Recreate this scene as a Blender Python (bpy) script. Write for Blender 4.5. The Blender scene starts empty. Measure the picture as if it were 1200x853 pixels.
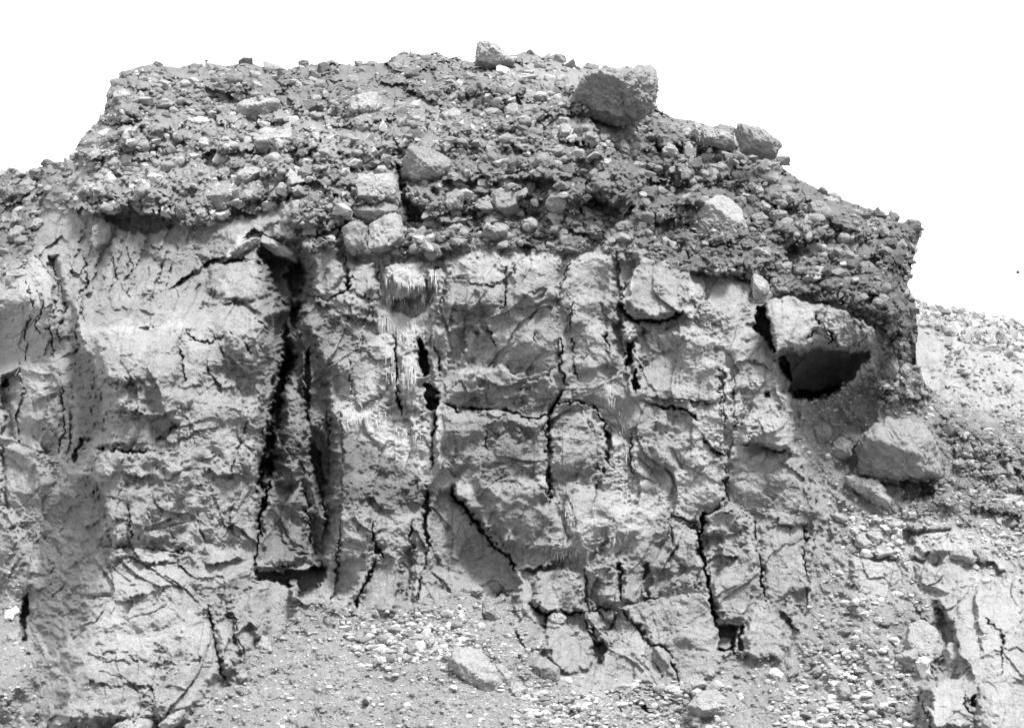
import bpy, math, random, time
import numpy as np
_t0 = time.time()

random.seed(7)
STEP = 1.0
# ------------------------------------------------------------------ camera
PITCH = math.radians(11.0)
FPX = 1903.0
CAM = np.array([0.0, 0.0, 1.7])
FW = np.array([0, math.cos(PITCH), math.sin(PITCH)])
UP = np.array([0, -math.sin(PITCH), math.cos(PITCH)])

def unproject(px, py, Y):
    """point at horizontal distance Y seen at photo pixel (px, py)"""
    a = (np.asarray(px, float) - 600.0) / FPX
    b = (426.5 - np.asarray(py, float)) / FPX
    dy = FW[1] + b * UP[1]
    dz = FW[2] + b * UP[2]
    t = Y / dy
    return np.stack([a * t + 0 * b, Y + 0 * a, CAM[2] + dz * t], -1)

def ppm(Y):
    return Y / FPX          # metres per photo pixel at distance Y

# ------------------------------------------------------------------ noise
def _hash(ix, iy, seed):
    h = (ix.astype(np.int64) * 374761393 + iy.astype(np.int64) * 668265263 + seed * 1442695041) & 0xFFFFFFFF
    h = ((h ^ (h >> 13)) * 1274126177) & 0xFFFFFFFF
    h = h ^ (h >> 16)
    h = (h * 2246822519) & 0xFFFFFFFF
    return ((h ^ (h >> 15)) & 0xFFFFFF) / float(0x1000000)

def _table(ix, iy, seeds, pad):
    x0 = int(ix.min()) - pad; y0 = int(iy.min()) - pad
    w = int(ix.max()) + pad + 1 - x0; h = int(iy.max()) + pad + 1 - y0
    gx_, gy_ = np.meshgrid(np.arange(x0, x0 + w), np.arange(y0, y0 + h))
    return [_hash(gx_, gy_, sd).ravel() for sd in seeds], ((iy - y0) * w + (ix - x0)).astype(np.int32), w

def gnoise(x, y, seed):
    ix = np.floor(x); iy = np.floor(y)
    fx = x - ix; fy = y - iy
    ux = fx * fx * fx * (fx * (fx * 6 - 15) + 10); uy = fy * fy * fy * (fy * (fy * 6 - 15) + 10)
    (t,), k, w = _table(ix, iy, [seed], 2)
    ct = np.cos(t * 6.2831853); sn = np.sin(t * 6.2831853)
    def g(ox, oy):
        q = k + (oy * w + ox)
        return ct[q] * (fx - ox) + sn[q] * (fy - oy)
    a = g(0, 0); b = g(1, 0); c = g(0, 1); d = g(1, 1)
    return 1.5 * ((a * (1 - ux) + b * ux) * (1 - uy) + (c * (1 - ux) + d * ux) * uy)

def fbm(x, y, s, seed, octv=4, gain=0.5):
    r = 0; amp = 1.0; x = x / s; y = y / s
    for o in range(octv):
        r = r + amp * gnoise(x + 17.3 * o, y + 9.1 * o, seed + o * 31)
        amp *= gain; x = x * 2.03; y = y * 2.03
    return r

def ridged(x, y, s, seed, octv=4, gain=0.55):
    r = 0; amp = 1.0; x = x / s; y = y / s
    for o in range(octv):
        r = r + amp * (0.5 - np.abs(gnoise(x + 7.7 * o, y + 3.1 * o, seed + o * 31)))
        amp *= gain; x = x * 2.1; y = y * 2.1
    return r

def cells(x, y, s, seed, jit=0.9):
    """F1, F2-F1, cell random, offset from the cell's point, 2nd random"""
    x = x / s; y = y / s
    ix = np.floor(x); iy = np.floor(y)
    (r1, r2, ra, rb), k, w = _table(ix, iy, [seed, seed + 101, seed + 7, seed + 13], 2)
    r1 = (r1 - 0.5) * jit; r2 = (r2 - 0.5) * jit
    fx = x - ix - 0.5; fy = y - iy - 0.5
    f1 = np.full(x.shape, 81.0); f2 = np.full(x.shape, 81.0); kb_ = np.zeros(x.shape, np.int32)
    for oy in (-1, 0, 1):
        for ox in (-1, 0, 1):
            q = k + (oy * w + ox)
            dx = fx - ox - r1[q]; dy = fy - oy - r2[q]
            d = dx * dx + dy * dy
            nearer = d < f1
            f2 = np.where(nearer, f1, np.minimum(f2, d))
            f1 = np.where(nearer, d, f1); kb_ = np.where(nearer, q, kb_)
    f1 = np.sqrt(f1); f2 = np.sqrt(f2); cr = ra[kb_]; cr2 = rb[kb_]
    qy = kb_ // w; oy = qy - (k // w); ox = kb_ - qy * w - (k - (k // w) * w)
    ddx = fx - ox - r1[kb_]; ddy = fy - oy - r2[kb_]
    return f1, f2 - f1, cr, cr2, ddx, ddy

def facets(x, y, s, seed, ax=1.0, jit=0.95):
    """broken rock: every cell is a plane of its own tilt"""
    f1, e, a, b, dx, dy = cells(x, y * ax, s, seed, jit)
    return dx * (a - 0.5) * 2 + dy * (b - 0.5) * 2 + (a + b - 1.0) * 0.45, e

def tri(x, y, s, seed):
    """continuous relief made of flat triangles"""
    th = seed * 1.7
    c, n = math.cos(th), math.sin(th)
    u = (c * x - n * y) / s; v = (n * x + c * y) / s
    k = (u + v) * 0.3660254
    a = u + k; b = v + k
    ia = np.floor(a); ib_ = np.floor(b); fa_ = a - ia; fb_ = b - ib_
    (t,), q, w = _table(ia, ib_, [seed], 2)
    up = fa_ > fb_
    h0 = t[q]; h1 = t[q + w + 1]; hm = np.where(up, t[q + 1], t[q + w])
    lo = np.where(up, fb_, fa_); hi = np.where(up, fa_, fb_)
    return h0 * (1 - hi) + hm * (hi - lo) + h1 * lo - 0.5

def trifbm(x, y, s, seed, octv=4, gain=0.5):
    r = 0; amp = 1.0
    for o in range(octv):
        r = r + amp * tri(x, y, s, seed + 5 * o); amp *= gain; s *= 0.47
    return r

def sstep(e0, e1, x):
    t = np.clip((x - e0) / (e1 - e0), 0, 1)
    return t * t * (3 - 2 * t)

# ------------------------------------------------------------------ polygon tools
def seg_near(x, y, pts, closed):
    """distance to a polyline, nearest point, position along it (0..n)"""
    best = np.full(x.shape, 1e9); nx = np.zeros(x.shape); ny = np.zeros(x.shape); tt = np.zeros(x.shape)
    n = len(pts)
    for i in range(n if closed else n - 1):
        x0, y0 = pts[i][:2]; x1, y1 = pts[(i + 1) % n][:2]
        vx = x1 - x0; vy = y1 - y0
        L = vx * vx + vy * vy + 1e-9
        t = np.clip(((x - x0) * vx + (y - y0) * vy) / L, 0, 1)
        qx = x0 + t * vx; qy = y0 + t * vy
        d = (x - qx) ** 2 + (y - qy) ** 2
        m = d < best
        best = np.where(m, d, best); nx = np.where(m, qx, nx); ny = np.where(m, qy, ny); tt = np.where(m, i + t, tt)
    return np.sqrt(best), nx, ny, tt

def inside(x, y, pts):
    r = np.zeros(x.shape, bool)
    n = len(pts)
    for i in range(n):
        x0, y0 = pts[i][:2]; x1, y1 = pts[(i + 1) % n][:2]
        if y0 == y1: continue
        c = ((y0 > y) != (y1 > y)) & (x < (x1 - x0) * (y - y0) / (y1 - y0) + x0)
        r ^= c
    return r

def sdf(x, y, pts):
    """positive inside"""
    d, nx, ny, _ = seg_near(x, y, pts, True)
    return np.where(inside(x, y, pts), d, -d), nx, ny

# ------------------------------------------------------------------ base relief: distances at control points
CTRL = [  # px, py, metres from the camera
 (-120,230,50),(0,205,50),(40,200,49),(0,260,48),(50,250,47.2),(-120,330,45),(0,330,43.5),(20,300,44.6),(45,330,42.8),
 (-120,450,41.2),(0,430,40.7),(0,540,39.8),(40,480,39.4),(60,400,40.0),(-120,600,39.8),(0,640,38.9),(40,600,38.6),(10,720,38.4),(-120,760,38.0),(10,853,37),(-120,960,33.5),(20,960,33.5),
 (100,190,45),(130,110,46.5),(130,150,45.5),(180,82,47.5),(250,80,48),(330,85,48),(400,80,48),(470,70,48.5),(560,60,48.5),(640,72,48),(720,82,46.5),
 (180,130,46),(250,140,45.5),(330,140,45.2),(420,130,44.8),(520,130,44.8),(620,130,44.3),(680,150,43.4),
 (110,225,43.6),(170,230,43),(240,230,42.9),(320,215,42.8),(420,180,43.0),(520,190,42.3),(600,200,42.2),(670,200,41.9),(720,230,40.9),(690,250,41.1),
 (70,270,43.9),(120,300,42.8),(180,300,42.4),(250,290,42.3),(330,260,42.1),(80,340,42.6),(160,340,41.5),(220,350,41.0),
 (440,230,41.6),(500,250,41.6),(600,255,41.3),(680,280,40.9),(380,300,41.1),(440,300,40.9),(520,310,40.7),(620,310,40.6),(720,320,40.5),(790,330,40.9),
 (780,180,44.2),(760,250,42.8),(800,280,42.2),(800,150,45.8),(860,180,45),(920,210,44.6),(850,260,42.6),(930,270,42.3),(1000,250,43.2),(1060,275,43.0),
 (860,320,41.5),(930,330,40.9),(1000,340,40.6),(1050,340,41.2),(1060,400,41.3),(960,380,40.3),
 (130,400,38.4),(200,400,38.6),(280,370,39.6),(310,420,39.6),(130,470,38.2),(220,480,38.4),(300,520,39.0),(150,560,37.9),(250,580,38.2),(290,640,38.6),
 (150,660,37.2),(250,680,37.6),(130,740,36.2),(230,750,36.9),(110,820,35.2),(200,820,35.4),(110,960,33),(220,960,32.5),(300,720,38.0),
 (400,400,40.6),(460,450,40.5),(420,540,40.0),(400,620,39.6),(450,660,39.3),(340,600,39.6),(350,640,39.5),
 (560,400,40.3),(640,400,40.2),(560,540,40.0),(640,560,39.7),(700,500,39.9),(700,600,39.4),(560,660,39.9),(650,690,39.3),(660,760,38.6),
 (760,420,40.3),(760,540,39.9),(820,420,40.4),(800,600,39.9),(780,700,39.2),(760,780,38.4),(780,850,37.5),
 (880,460,40.5),(910,520,40.6),(860,560,40.3),(930,600,40.6),(860,680,39.8),(920,700,40.0),(960,640,40.8),
 (350,710,38.7),(440,725,38.5),(520,715,38.5),(330,780,36.9),(420,800,36.3),(520,800,36.2),(600,770,37.3),(620,820,36.0),(300,853,34.6),(420,853,34.6),(550,853,34.7),(700,853,36.0),
 (400,960,31.5),(600,960,31.6),(800,960,32.5),(840,780,38.6),(900,790,38.3),(850,853,36.4),(950,853,36.3),(980,760,38.3),(1000,680,40.0),(1000,960,32.5),
 (1000,600,41.6),(980,540,42.1),(950,490,41.8),(1020,480,42.3),(1070,450,42.9),(1100,480,43.5),(1050,540,41.6),(1120,540,42.6),(1200,520,44.0),(1320,560,44),
 (1080,620,41.0),(1200,620,41.6),(1040,700,39.6),(1100,700,39.0),(1160,680,39.6),(1120,760,37.3),(1200,740,37.8),(1320,700,38.5),(1050,800,37.2),(1120,853,35.6),(1200,853,35.4),(1200,960,32.5),(1320,960,32.5),
]

def tps(ctrl, X, Y, k=8, smooth=1.5):
    P = np.array([(a, b) for a, b, _ in ctrl], float) / 100
    v = np.array([c for _, _, c in ctrl], float)
    n = len(P)
    r = np.linalg.norm(P[:, None] - P[None], axis=2)
    K = np.where(r > 0, r * r * np.log(r + 1e-12), 0) + np.eye(n) * smooth * 0.05
    A = np.zeros((n + 3, n + 3)); A[:n, :n] = K; A[:n, n] = 1; A[:n, n + 1:] = P; A[n, :n] = 1; A[n + 1:, :n] = P.T
    w = np.linalg.solve(A, np.concatenate([v, [0, 0, 0]]))
    xs = X[0, ::k]; ys = Y[::k, 0]
    if xs[-1] != X[0, -1]: xs = np.append(xs, X[0, -1])
    if ys[-1] != Y[-1, 0]: ys = np.append(ys, Y[-1, 0])
    gx, gy = np.meshgrid(xs / 100, ys / 100)
    out = w[n] + w[n + 1] * gx + w[n + 2] * gy
    for i in range(n):
        rr = (gx - P[i, 0]) ** 2 + (gy - P[i, 1]) ** 2
        out += w[i] * 0.5 * rr * np.log(rr + 1e-12)
    # bilinear to the full grid
    fx = np.interp(X[0], xs, np.arange(len(xs))); fy = np.interp(Y[:, 0], ys, np.arange(len(ys)))
    ix = np.minimum(fx.astype(int), len(xs) - 2); iy = np.minimum(fy.astype(int), len(ys) - 2)
    tx = (fx - ix)[None]; ty = (fy - iy)[:, None]
    a = out[iy][:, ix]; b = out[iy][:, ix + 1]; c = out[iy + 1][:, ix]; d = out[iy + 1][:, ix + 1]
    return (a * (1 - tx) + b * tx) * (1 - ty) + (c * (1 - tx) + d * tx) * ty

# ------------------------------------------------------------------ outlines
SKY = [(-130,212),(-60,206),(0,202),(15,199),(33,201),(50,195),(60,193),(70,190),(80,191),(85,186),(88,175),(95,163),(107,150),(120,138),(124,125),(126,110),
 (130,99),(139,93),(141,86),(152,82),(165,78),(180,75),(195,78),(210,80),(220,77),(235,72),(250,75),(265,78),(280,75),(290,73),(305,78),(320,80),(340,82),
 (352,77),(370,76),(388,71),(398,75),(412,77),(428,75),(433,71),(440,72),(445,76),(455,73),(460,67),(475,63),(490,64),(505,64),(512,61),(520,66),(540,71),
 (556,74),(562,66),(590,63),(603,65),(612,62),(622,60),(632,66),(645,70),(660,75),(672,80),(700,80),(735,79),(750,76),(763,76),(770,84),(771,100),(768,128),(780,134),(790,139),(800,140),(812,142),(820,144),(835,149),(845,146),
 (857,148),(866,156),(880,156),(900,165),(912,185),(917,197),(935,210),(955,220),(970,228),(990,235),(1010,243),(1030,248),(1045,255),(1055,262),(1066,260),
 (1077,266),(1081,273),(1075,283),(1073,295),(1068,310),(1067,325),(1063,333),(1068,345),(1073,356),(1074,372),(1076,390),(1073,405),(1074,424),(1084,450),(1112,472),(1160,488),(1200,498),(1335,545)]
OUT_A = SKY + [(1335, 975), (-130, 975)]

REG_RUBBLE = [(-140,180),(0,180),(120,60),(560,30),(800,100),(1100,220),(1110,440),(1078,432),(1040,425),(1032,392),(1028,380),(990,362),(935,347),(905,346),(886,352),(880,334),(830,322),(800,316),(765,312),(730,308),(703,286),
 (680,296),(640,300),(600,291),(560,290),(520,297),(492,298),(470,300),(395,290),(352,300),(335,262),(352,232),(330,236),(300,252),(240,264),(205,264),(165,252),(125,250),(100,254),(78,250),(64,236),(48,262),(36,300),(20,330),(0,330),(-140,350)]
REG_SCREE = [[(212,860),(262,802),(318,747),(343,708),(385,702),(420,716),(440,720),(500,712),(530,692),(560,704),(600,700),(622,730),(640,770),(655,800),(690,860),(700,980),(200,980)],
 [(790,860),(800,815),(838,790),(850,766),(920,774),(945,715),(962,650),(972,600),(950,540),(925,500),(925,466),(970,468),(1005,448),(1030,424),(1078,430),(1120,465),(1345,530),(1345,980),(780,980)],
 [(-140,640),(0,600),(25,640),(40,690),(30,760),(45,800),(50,860),(50,980),(-140,980)]]
REG_OUTCROP = [(1078,980),(1085,853),(1072,800),(1086,770),(1100,745),(1092,705),(1120,692),(1160,688),(1200,664),(1345,640),(1345,980)]
REG_BUTTRESS = [(95,400),(110,388),(140,376),(200,378),(235,350),(248,306),(300,304),(325,330),(345,372),(352,410),(345,450),(330,500),(318,560),(308,600),(300,660),(300,680),(318,745),(262,802),(212,860),(200,980),(40,980),(50,860),(45,800),(30,760),(40,700),(60,600),(80,520),(85,450)]

xs = np.arange(-125, 1326, STEP); ys = np.arange(30, 962, STEP)
X, Y = np.meshgrid(xs, ys)
BASE = tps(CTRL, X, Y)
wx1 = fbm(X, Y, 34, 11, 2); wy1 = fbm(X, Y, 34, 12, 2)
wx2 = fbm(X, Y, 7, 13, 3); wy2 = fbm(X, Y, 7, 14, 3)
WX = X + 3.0 * wx1 + 2.2 * wx2 + 4.0 * tri(X, Y, 9, 15) + 2.0 * tri(X, Y, 4, 25) + 0.5 * gnoise(X / 2.7, Y / 2.7, 17)
WY = Y + 3.0 * wy1 + 2.2 * wy2 + 4.0 * tri(X, Y, 9, 16) + 2.0 * tri(X, Y, 4, 26) + 0.5 * gnoise(X / 2.7, Y / 2.7, 18)
SX = X + 1.2 * wx2; SY = Y + 1.2 * wy2
H = np.zeros(X.shape)
TONE = np.ones(X.shape)          # stone colour: pale crust, damp streaks, painted shade on flank, gully and cave
PALE = np.zeros(X.shape)
SMO = np.ones(X.shape)            # 1 rough .. 0 smooth joint faces

def box(pts, pad):
    a = np.array([p[:2] for p in pts], float)
    x0, y0 = a.min(0) - pad; x1, y1 = a.max(0) + pad
    i0 = max(0, int((x0 - xs[0]) / STEP)); i1 = min(len(xs), int((x1 - xs[0]) / STEP) + 2)
    j0 = max(0, int((y0 - ys[0]) / STEP)); j1 = min(len(ys), int((y1 - ys[0]) / STEP) + 2)
    return slice(j0, j1), slice(i0, i1)

def poly(pts, h, edge=4.0, gx=0.0, gy=0.0, dome=0.0):
    """raise (h > 0, towards the viewer) or sink a patch; gx, gy tilt it in metres per 100 px"""
    sl = box(pts, edge + 10)
    d, _, _ = sdf(WX[sl], WY[sl], pts)
    a = np.array([p[:2] for p in pts], float); c = a.mean(0)
    m = sstep(-edge * 0.15, edge, d)
    add = h + gx * (X[sl] - c[0]) / 100 + gy * (Y[sl] - c[1]) / 100
    if dome:
        add = add + dome * (1 - np.exp(-np.maximum(d, 0) / (0.25 * (np.ptp(a[:, 0]) + np.ptp(a[:, 1])) * 0.5)))
    H[sl] += m * add

def crack(pts, w=1.6, dep=0.35, V=None):
    sl = box(pts, 14)
    d, _nx, _ny, t = seg_near(WX[sl], WY[sl], pts, False)
    n = len(pts) - 1
    taper = np.clip(np.minimum(t, n - t) * 2.5, 0.15, 1)
    ww = w * taper * (0.75 + 0.6 * np.abs(wx2[sl]) + 0.35 * wy1[sl])
    ww = np.maximum(ww * 0.62, 0.3)
    n_gap = 0.12 + 0.88 * sstep(-0.45, 0.1, gnoise(X[sl] / 17, Y[sl] / 17, 19))
    H[sl] -= dep * np.exp(-(d / ww) ** 3) * (n_gap if w < 2.5 else 1)
    H[sl] -= 0.05 * np.exp(-(d / 5.0) ** 2) * taper
    # one lip stands prouder than the other
    p0 = pts[0]; p1 = pts[-1]
    sd = np.sign((X[sl] - _nx) * (p1[1] - p0[1]) - (Y[sl] - _ny) * (p1[0] - p0[0]))
    hv = ((int(p0[0] * 7 + p0[1] * 3) % 7) - 3) * 0.035 * min(w, 2.5)
    H[sl] += hv * sd * np.exp(-d / 12.0) * taper * sstep(0.3, 1.5, d)

def ledge(pts, h=0.3, L=30.0, under=0.1, soft=2.0):
    """a lip: rock above the line juts out and falls back over L px, undercut below"""
    px = [p[0] for p in pts]; py = [p[1] for p in pts]
    sl = box(pts, max(L * 3, 30))
    x = WX[sl]; y = WY[sl]
    yl = np.interp(x, px, py) + (9 * tri(x, x * 0 + py[0], 34, 61) + 5 * tri(x, x * 0 + py[0], 13, 62)) * min(1.0, (px[-1] - px[0]) / 90)
    amp = 0.25 + 0.9 * sstep(-0.3, 0.35, gnoise(X[sl] / 24, Y[sl] / 24, 63)) if px[-1] - px[0] > 50 else 1.0
    s = yl - y
    fade = sstep(px[0] - 3, px[0] + 14, x) * (1 - sstep(px[-1] - 14, px[-1] + 3, x))
    up = np.where(s > 0, np.exp(-np.maximum(s, 0) / L), 0) * sstep(-0.2, soft, s)
    dn = np.where(s <= 0, np.exp(np.minimum(s, 0) / 9.0), 0) * sstep(-0.2, 1.2, -s)
    H[sl] += fade * (h * up - under * dn) * amp

def vedge(pts, h=0.3, L=25.0, side=1):
    """upright edge; the rock on `side` (+1 right, -1 left) stands out and falls back over L px"""
    px = [p[0] for p in pts]; py = [p[1] for p in pts]
    sl = box(pts, max(L * 3, 30))
    x = WX[sl]; y = WY[sl]
    xl = np.interp(y, py, px)
    s = (x - xl) * side
    fade = sstep(py[0] - 3, py[0] + 12, y) * (1 - sstep(py[-1] - 12, py[-1] + 3, y))
    H[sl] += fade * h * np.where(s > 0, np.exp(-np.maximum(s, 0) / L), 0) * sstep(-0.2, 2.2, s)

def pale(pts, a=1.0, edge=12.0, ns=14.0):
    sl = box(pts, edge + 12)
    d, _, _ = sdf(WX[sl] + 4 * wx1[sl], WY[sl] + 4 * wy1[sl], pts)
    m = sstep(-edge * 0.5, edge, d + 5 * wy2[sl])
    PALE[sl] = np.maximum(PALE[sl], min(1.0, a * 1.35) * m)

def smooth(pts, f=0.25, edge=7.0):
    sl = box(pts, edge + 12)
    d, _, _ = sdf(WX[sl], WY[sl], pts)
    SMO[sl] *= 1 + (f - 1) * sstep(-edge * 0.5, edge, d)

def tone(pts, f, edge=10.0):
    sl = box(pts, edge + 12)
    d, _, _ = sdf(WX[sl], WY[sl], pts)
    TONE[sl] *= 1 + (f - 1) * sstep(-edge * 0.5, edge, d)

#FEATURES
poly([(655,82),(700,82),(760,78),(772,90),(772,118),(764,134),(740,142),(704,134),(674,116),(660,100)], 0.8, 10)
# ---- left buttress: flank that turns away to the left, steps, cracks
fy = [380, 400, 420, 446, 470, 505, 530, 555, 588, 640, 672, 700, 724, 760, 800, 853]
ef = np.interp(WY, fy, [90, 98, 108, 114, 124, 125, 112, 106, 126, 132, 126, 116, 100, 76, 62, 52])
eb_ = np.interp(WY, fy, [84, 88, 88, 88, 84, 80, 80, 72, 56, 46, 44, 38, 36, 40, 44, 46])
tf = np.clip((WX - eb_) / np.maximum(ef - eb_, 4), 0, 1)
H -= 2.9 * (1 - tf) * sstep(335, 425, Y) * (1 - sstep(715, 810, Y))
poly([(27,700),(34,695),(37,712),(33,724),(31,752),(23,755),(26,735),(22,720)], -1.0, 4)
poly([(82,540),(84,527),(94,514),(104,511),(105,516),(96,523),(90,534),(86,545)], -0.8, 3)
poly([(84,545),(92,528),(104,520),(106,540),(96,552),(86,553)], -0.3, 4)
ledge([(100,405),(118,396),(150,390),(180,388),(214,386)], 0.25, 10, 0.10, 6)
poly([(112,402),(160,388),(208,386),(214,442),(170,446),(122,444)], 0.16, 5, gy=-0.2)
ledge([(112,446),(150,450),(185,446),(215,452),(245,440)], 0.10, 18, 0.16)
ledge([(122,482),(150,486),(175,490),(200,480),(226,470)], 0.28, 22, 0.22)
crack([(210,388),(211,410),(214,430),(215,456)], 1.7, 0.4)
crack([(216,384),(224,398),(246,402),(262,392)], 1.3, 0.25)
crack([(112,528),(134,530),(150,529),(184,526)], 1.8, 0.45)
crack([(184,518),(200,508),(213,496)], 1.6, 0.4)
poly([(236,436),(262,420),(290,425),(304,440),(300,470),(282,482),(268,470),(250,468)], -0.35, 10)
poly([(262,388),(300,378),(326,386),(322,420),(300,432),(276,420),(262,405)], 0.25, 8)
crack([(268,388),(292,404),(296,412)], 1.4, 0.3)
crack([(298,372),(312,388),(330,390)], 1.6, 0.3)
ledge([(230,360),(260,352),(290,358),(318,368)], 0.22, 22, 0.2)
poly([(246,306),(300,302),(318,320),(322,345),(300,356),(262,352),(240,340)], 0.45, 7, gy=-0.6)
crack([(200,338),(214,326),(232,318),(244,306),(256,302),(300,306)], 2.0, 0.5)
crack([(228,330),(233,350),(240,356)], 1.3, 0.25)
vedge([(232,305),(225,330),(200,345)], 0.2, 14, 1)
ledge([(110,560),(150,556),(190,560),(230,552),(280,560)], 0.2, 26, 0.12)
ledge([(90,616),(130,610),(170,618),(210,612)], 0.25, 20, 0.12)
vedge([(174,590),(176,610),(182,628)], 0.16, 14, -1)
ledge([(125,662),(150,650),(185,660),(215,655),(262,660),(290,652)], 0.25, 24, 0.12)
ledge([(128,706),(160,700),(186,696),(190,690)], 0.2, 16, 0.1)
vedge([(184,672),(190,690),(186,704)], 0.2, 14, -1)
ledge([(95,762),(130,768),(165,778),(195,776),(230,782)], 0.10, 20, 0.04)
ledge([(95,806),(120,800),(160,806),(200,800),(224,810)], 0.14, 22, 0.05)
crack([(242,706),(249,728),(252,752),(256,772),(264,800)], 1.8, 0.35)
crack([(268,716),(276,728),(274,744),(286,770)], 1.6, 0.35)
crack([(250,724),(262,720),(272,726)], 1.3, 0.3)
poly([(252,730),(270,738),(280,760),(284,785),(268,792),(256,770)], 0.2, 6, dome=0.2)
poly([(288,678),(308,686),(318,715),(314,742),(300,756),(290,742)], 0.25, 8, dome=0.3)
vedge([(40,620),(36,660),(28,700)], 0.4, 12, 1)
vedge([(88,70),(676,95),(700,150),(722,200),(746,240)][1:], 0.9, 45, -1)
poly([(690,130),(770,140),(800,200),(800,290),(770,310),(752,280),(745,240),(720,190)], -0.7, 22)
ledge([(395,196),(420,192),(470,196)], 0.3, 14, 0.3)
ledge([(240,104),(262,112),(290,106),(300,100)], 0.4, 16, 0.3)
ledge([(550,212),(600,208),(640,214),(680,222)], 0.4, 20, 0.25)
ledge([(480,258),(520,262),(560,256)], 0.3, 14, 0.25)
ledge([(600,286),(640,296),(680,290)], 0.35, 12, 0.35)
ledge([(740,300),(780,312),(820,318),(880,326)], 0.3, 16, 0.3)
ledge([(120,165),(160,170),(210,168)], 0.3, 16, 0.2)
ledge([(310,236),(350,228),(392,222)], 0.3, 16, 0.3)
poly([(470,100),(560,96),(620,120),(600,150),(500,150)], -0.3, 20, dome=-0.2)
poly([(150,150),(240,150),(330,195),(300,225),(220,225),(150,200)], -0.3, 20)
poly([(300,276),(352,280),(372,310),(368,352),(350,372),(328,362),(312,330),(298,300)], -0.9, 9)
poly([(306,372),(352,352),(382,420),(396,500),(398,600),(384,672),(300,672),(296,600),(300,500)], -0.8, 12)
vedge([(352,372),(352,420),(356,470)], 0.5, 22, 1)
vedge([(322,360),(326,420),(318,470),(304,560),(300,640)], 0.55, 40, -1)
vedge([(398,480),(402,560),(394,660)], 0.35, 40, 1)
vedge([(500,300),(506,420),(512,560)], 0.25, 30, 1)
vedge([(724,300),(726,370),(740,470)], 0.3, 36, 1)
vedge([(846,420),(850,520),(852,600)], 0.3, 40, -1)
vedge([(930,440),(930,520),(958,600),(948,700)], 0.5, 40, -1)
poly([(108,396),(214,380),(226,470),(300,480),(300,560),(190,640),(120,640),(104,560),(126,500),(110,430)], 0.35, 16, gx=-.3)
poly([(120,700),(200,660),(300,665),(310,745),(262,800),(212,853),(60,853),(76,760)], 0.4, 18, gy=.3)
poly([(520,300),(724,296),(724,430),(656,450),(600,430),(524,440)], 0.3, 10, gx=.2, gy=-.4)
# ---- the gully between buttress and main wall
poly([(320,352),(340,345),(356,360),(352,396),(350,430),(338,450),(331,500),(319,562),(304,578),(299,562),(309,512),(317,462),(322,420),(316,390)], -0.75, 13)
poly([(340,352),(352,370),(350,392),(344,384),(338,368)], -0.8, 5)
poly([(330,420),(338,404),(344,412),(336,440),(333,470),(326,500),(322,530),(316,560),(308,578),(302,570),(306,540),(312,508),(320,476),(324,448)], -1.9, 4)
poly([(310,300),(345,296),(362,330),(352,352),(326,352)], -0.7, 9)
poly([(352,300),(362,330),(356,352),(340,350),(330,320)], -0.5, 8)
poly([(356,412),(364,408),(366,440),(364,470),(358,476),(356,440)], -0.9, 3.5)
poly([(362,500),(380,505),(392,540),(388,585),(376,600),(364,570),(358,530)], -0.55, 8)
poly([(366,512),(376,530),(382,566),(376,580),(368,556),(362,530)], -0.9, 3.5)
crack([(362,470),(359,490),(364,512)], 2.0, 0.5)
poly([(334,372),(339,385),(343,402),(348,420),(341,444),(333,452),(326,436),(330,410),(332,392)], -0.9, 5)
poly([(346,300),(358,318),(354,344),(342,350),(336,325)], -0.6, 6)
poly([(334,455),(345,440),(357,470),(356,540),(350,565),(330,570),(322,566),(330,520)], 0.5, 6, dome=0.3)
crack([(318,562),(310,580),(304,610),(302,640),(298,668)], 3.0, 0.9)
poly([(306,600),(320,575),(352,568),(362,600),(358,640),(352,664),(305,664)], 0.35, 8, gx=0.4, dome=0.2)
crack([(352,560),(360,590),(364,620),(358,650)], 2.0, 0.5)
crack([(374,560),(384,600),(376,640)], 2.4, 0.5)
ledge([(290,668),(320,667),(352,664),(380,657)], 0.5, 26, 0.1, 3)
poly([(296,671),(330,669),(352,667),(380,659),(384,676),(372,690),(352,702),(340,690),(322,684),(300,680)], -1.7, 3.5)
poly([(340,676),(350,676),(352,700),(344,705),(340,695)], 0.9, 3)
poly([(366,600),(385,610),(392,640),(380,664),(364,660)], -0.5, 6)
# ---- left wall above and behind the buttress
for k, (a, b, c) in enumerate([(62,300,420),(70,330,410),(96,290,380),(31,330,420),(44,340,395),(20,420,520),(130,300,360),(150,290,350)]):
    crack([(a, b), (a + 7, b * .6 + c * .4), (a - 3, b * .3 + c * .7), (a + 2, c)], 1.2, 0.3)
poly([(56,300),(68,298),(78,340),(82,360),(70,380),(60,345)], -0.5, 6, gx=1.5)
poly([(0,440),(20,430),(26,450),(14,480),(16,520),(0,510)], -0.6, 6)
poly([(4,445),(8,440),(10,452),(4,456)], -1.0, 3)
poly([(0,520),(30,530),(48,545),(46,600),(20,610),(0,600)], -0.2, 8, gx=1.0)
vedge([(8,520),(6,560),(12,620)], 0.3, 10, 1)
vedge([(60,440),(52,500),(30,560)], 0.3, 16, 1)
ledge([(60,400),(75,396),(90,400)], 0.2, 14, 0.1)
for k in range(10):
    a = 85 + k * 12.5; vedge([(a + 14, 268 + (k % 3) * 8), (a + 6, 300), (a - 8 , 340 + (k * 7 % 20))], 0.20 + 0.05 * (k % 3), 9, 1 if k % 2 else -1)
ledge([(120,360),(150,366),(180,372),(200,368)], 0.25, 12, 0.1)
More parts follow.
